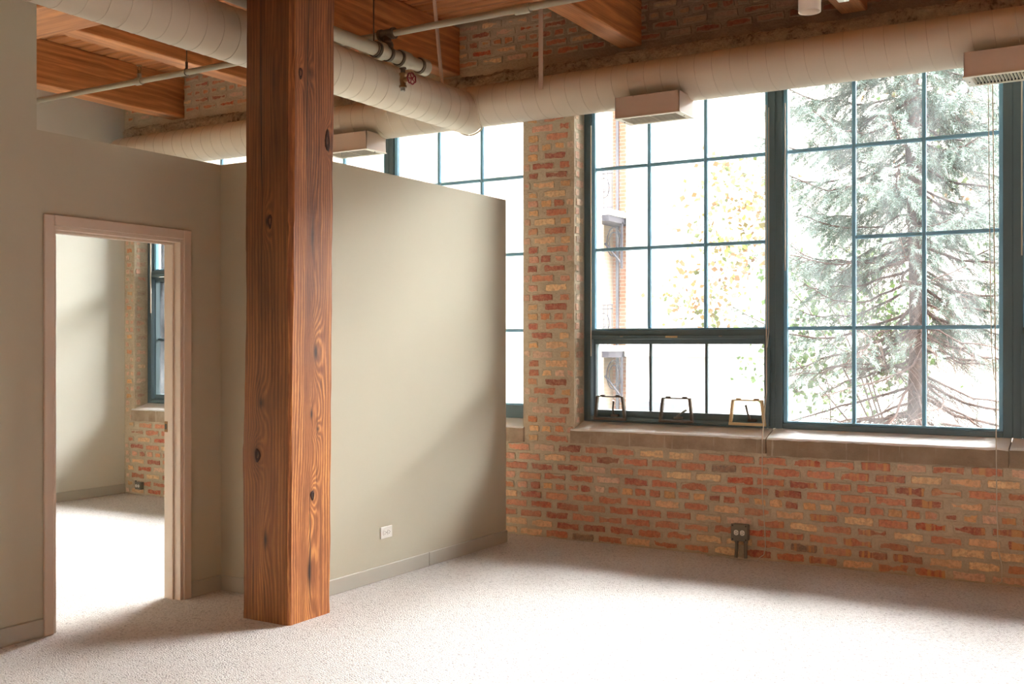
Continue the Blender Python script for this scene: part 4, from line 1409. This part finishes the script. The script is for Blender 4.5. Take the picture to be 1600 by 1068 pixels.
def spruce(cx, cy, z0, height, Rmax, bare_to, label):
    root = tag(empty('spruce_tree', (cx, cy, z0)), label, 'tree')
    def put(o): o.location = -Vector((cx, cy, z0)); return o
    zz = np.linspace(z0, z0 + height, 30)
    tp = np.stack([cx + .05 * np.sin(zz * .9), cy + .04 * np.cos(zz * 1.1), zz], 1)
    tr = .115 * (1 - (zz - z0) / height) ** .8 + .012 + .006 * np.sin(zz * 17)
    v, f = tubes_np([tp], [tr], 14)
    put(np_mesh('trunk', v, f, M['bark'], root, True))
    bp, br = [], []; tw, twr = [], []; sprays = []
    z = z0 + .35
    while z < z0 + height - .3:
        h = (z - z0) / height
        nb = 6
        a0 = nrng.uniform(0, 6.28)
        for b in range(nb):
            a = a0 + 2 * np.pi * b / nb + nrng.normal(0, .2)
            L = Rmax * (1 - h) ** .62 * nrng.uniform(.75, 1.12)
            if math.sin(a) < -.35 and z < 3.2: L *= .72
            zb = z + nrng.uniform(-.12, .12)
            s = np.linspace(0, 1, 12)
            sag = -.34 * L * np.sin(s * 1.9) * (1.1 - h) + .20 * L * s ** 2.4
            if zb < bare_to: sag = -.40 * L * s + .12 * L * s ** 2
            aa = a + .5 * (s - .5) * nrng.normal(0, 1)
            sag = sag + L * s * nrng.normal(0, .09)
            P = np.stack([cx + np.cos(aa) * L * s, cy + np.sin(aa) * L * s, zb + sag + .015 * np.sin(s * 19 + a)], 1)
            wv = np.cumsum(nrng.normal(0, .022, (12, 3)), axis=0); wv[0] = 0; P = P + wv * (L / 2)
            bp.append(P); br.append(.019 * (1 - s * .85) * (.5 + .5 * L / Rmax) + .002)
            bare = zb < bare_to
            nt = int(L / .075)
            for t in np.linspace(.14, .98, nt):
                i = t * 11; i0 = int(i); p0 = P[i0] + (P[min(i0 + 1, 11)] - P[i0]) * (i - i0)
                d = P[min(i0 + 1, 11)] - P[max(i0 - 1, 0)]; d /= np.linalg.norm(d)
                for sd in (-1, 1):
                    side = np.array([-d[1], d[0], 0]) * sd; side /= np.linalg.norm(side) + 1e-9
                    ln = (.16 + .42 * (1 - t) * min(1, L)) * nrng.uniform(.6, 1.15)
                    dd = d * .75 + side * .8 + nrng.normal(0, .14, 3); dd /= np.linalg.norm(dd)
                    q = np.linspace(0, 1, 5)
                    Q = p0 + dd[None, :] * (ln * q)[:, None] + np.array([0, 0, -1])[None, :] * (ln * (.42 + .25 * nrng.random()) * q ** 1.6)[:, None]
                    tw.append(Q); twr.append(.0042 * (1 - q * .7))
                    front = math.sin(a) < -.35
                    pn = (.96 if t > .32 else .45) if not bare else (.34 if t > .6 else .05)
                    if zb < 2.9 and t < .5: pn *= .35
                    if front and zb < 2.7: pn *= .35
                    if nrng.random() < pn:
                        m = max(2, int(ln / .055))
                        for u in np.linspace(.15, 1.0, m):
                            jj = u * 4; j0 = min(int(jj), 3)
                            pp = Q[j0] + (Q[j0 + 1] - Q[j0]) * (jj - j0)
                            di = Q[j0 + 1] - Q[j0]; di /= np.linalg.norm(di)
                            sprays.append(np.concatenate([pp, di, [t, h]]))
                            if nrng.random() < .8:
                                d3 = di + nrng.normal(0, .55, 3); d3[2] -= .15; d3 /= np.linalg.norm(d3)
                                sprays.append(np.concatenate([pp, d3, [t, h]]))
        z += .245
    v, f = tubes_np(bp, br, 5); put(np_mesh('boughs', v, f, M['bark'], root, True))
    v, f = tubes_np(tw, twr, 3); o = put(np_mesh('twigs', v, f, M['bark'], root)); o['kind'] = 'stuff'
    S = np.array(sprays); n = len(S)
    K = 11
    Lr = nrng.uniform(.07, .13, n)
    D = S[:, 3:6]
    rnd = nrng.normal(0, 1, (n, 3)); A = np.cross(D, rnd); A /= np.linalg.norm(A, axis=1, keepdims=True); B = np.cross(D, A)
    V = np.zeros((n, K, 3, 3)); C = np.zeros((n, K, 3, 4))
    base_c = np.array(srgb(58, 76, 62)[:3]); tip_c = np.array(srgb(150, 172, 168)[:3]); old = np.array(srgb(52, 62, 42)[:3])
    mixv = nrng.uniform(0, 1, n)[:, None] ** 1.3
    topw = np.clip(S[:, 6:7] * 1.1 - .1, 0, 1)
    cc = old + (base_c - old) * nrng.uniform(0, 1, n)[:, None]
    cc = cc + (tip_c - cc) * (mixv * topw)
    for k in range(K):
        w = 2.4 * k + nrng.uniform(0, .8, n)
        t0 = (k / K) * .85
        rad = (A * np.cos(w)[:, None] + B * np.sin(w)[:, None])
        p = S[:, :3] + D * (Lr * t0)[:, None]
        ndl = nrng.uniform(.026, .04, n)
        tip = p + rad * ndl[:, None] + D * (ndl * 1.3)[:, None]
        wd = D * .0052
        V[:, k, 0] = p - wd; V[:, k, 1] = p + wd * 1.4; V[:, k, 2] = tip
        C[:, k, :, :3] = cc[:, None, :]; C[:, k, :, 3] = 1
    V = V.reshape(-1, 3); F = np.arange(len(V)).reshape(-1, 3)
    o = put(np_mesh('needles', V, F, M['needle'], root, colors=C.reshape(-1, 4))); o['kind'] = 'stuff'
    print('spruce sprays', n, 'tris', len(F))
    return root


spruce(-2.32, 12.6, -1.2, 10.5, 2.35, 1.75, 'large blue-green spruce with reddish trunk outside the middle window')


def leafy(name, cx, cy, z0, stems, clusters, palette, size, label, cat='tree', seed=1, spread=.35, per=34):
    root = tag(empty(name, (cx, cy, z0)), label, cat)
    r = np.random.default_rng(seed)
    def put(o): o.location = -Vector((cx, cy, z0)); return o
    paths, rad = [], []
    V, C = [], []
    for (x, z, s) in clusters:
        y = cy + r.uniform(-.4, .4)
        c = np.array([x, y, z])
        st = np.array([cx + r.uniform(-.2, .2), cy, z0]); q = np.linspace(0, 1, 9)[:, None]
        mid = np.array([cx * .85 + x * .15, cy, z0 + (z - z0) * .72])
        P = (1 - q) ** 2 * st + 2 * q * (1 - q) * mid + q * q * c
        P[:, :2] += .04 * np.sin(q * 9 + x)
        if r.random() < .12: paths.append(P); rad.append(np.linspace(.014, .003, 9))
        m = int(per * s)
        for k in range(m):
            p = c + r.normal(0, spread * s, 3) * np.array([1, .8, .75])
            n_ = r.normal(0, 1, 3); n_ /= np.linalg.norm(n_)
            a = np.cross(n_, r.normal(0, 1, 3)); a /= np.linalg.norm(a); b = np.cross(n_, a)
            L = size * r.uniform(.7, 1.3); wd = L * .42
            V += [p, p + a * L * .45 + b * wd, p + a * L + n_ * L * .15, p + a * L * .45 - b * wd]
            col = np.array(srgb(*palette[r.integers(len(palette))])[:3]) * r.uniform(.85, 1.1)
            C += [(*col, 1)] * 4
            if r.random() < .12:
                paths.append(np.stack([c, (c + p) / 2 + [0, 0, .02], p])); rad.append(np.array([.004, .003, .0015]))
    v, f = tubes_np(paths, rad, 4); put(np_mesh('branches', v, f, M['bark'], root, True))
    V = np.array(V); F = np.arange(len(V)).reshape(-1, 4)
    o = put(np_mesh('leaves', V, F, M['leaf'], root, colors=C)); o['kind'] = 'stuff'
    return root


YEL = [(122, 88, 50), (104, 92, 46), (128, 102, 66), (76, 84, 36), (112, 80, 46)]
GRN = [(60, 84, 32), (72, 96, 38), (52, 74, 30), (82, 102, 46)]
GY = YEL + GRN
rr = np.random.default_rng(5)
cl = [(-4.85 + rr.uniform(-.75, .5) + .25 * (z - 3), z, rr.uniform(.5, .9)) for z in np.linspace(1.75, 3.85, 22)]
leafy('maple_tree', -2.7, 14.0, -1.2, 3, cl, YEL + [(150, 180, 78)] * 2, .085, 'thin yellow and green leaved tree behind the left side of the spruce', seed=3, spread=.26, per=60)
cl = [(-4.35 + rr.uniform(-.6, 1.5), rr.uniform(.7, 2.9), rr.uniform(.7, 1.2)) for _ in range(34)]
leafy('green_shrub', -3.9, 15.6, -1.2, 3, cl, GRN, .085, 'bright green leafy shrub seen between the spruce boughs, lower left', 'shrub', seed=4, spread=.30, per=70)
cl = [(-2.0 + rr.uniform(-1.2, 1.6), rr.uniform(3.6, 5.6), rr.uniform(.7, 1.1)) for _ in range(26)]
leafy('autumn_tree', -1.3, 16.0, -1.2, 3, cl, GY, .09, 'yellow leaved tree behind the top right of the spruce', seed=6, spread=.34, per=60)
cl = [(-1.0 + rr.uniform(-1.1, .9), rr.uniform(1.6, 3.0), rr.uniform(.7, 1.1)) for _ in range(16)]
leafy('green_shrub', -1.0, 15.2, -1.2, 3, cl, GRN, .085, 'green leafy shrub behind the right side of the spruce trunk', 'shrub', seed=8, spread=.30, per=50)
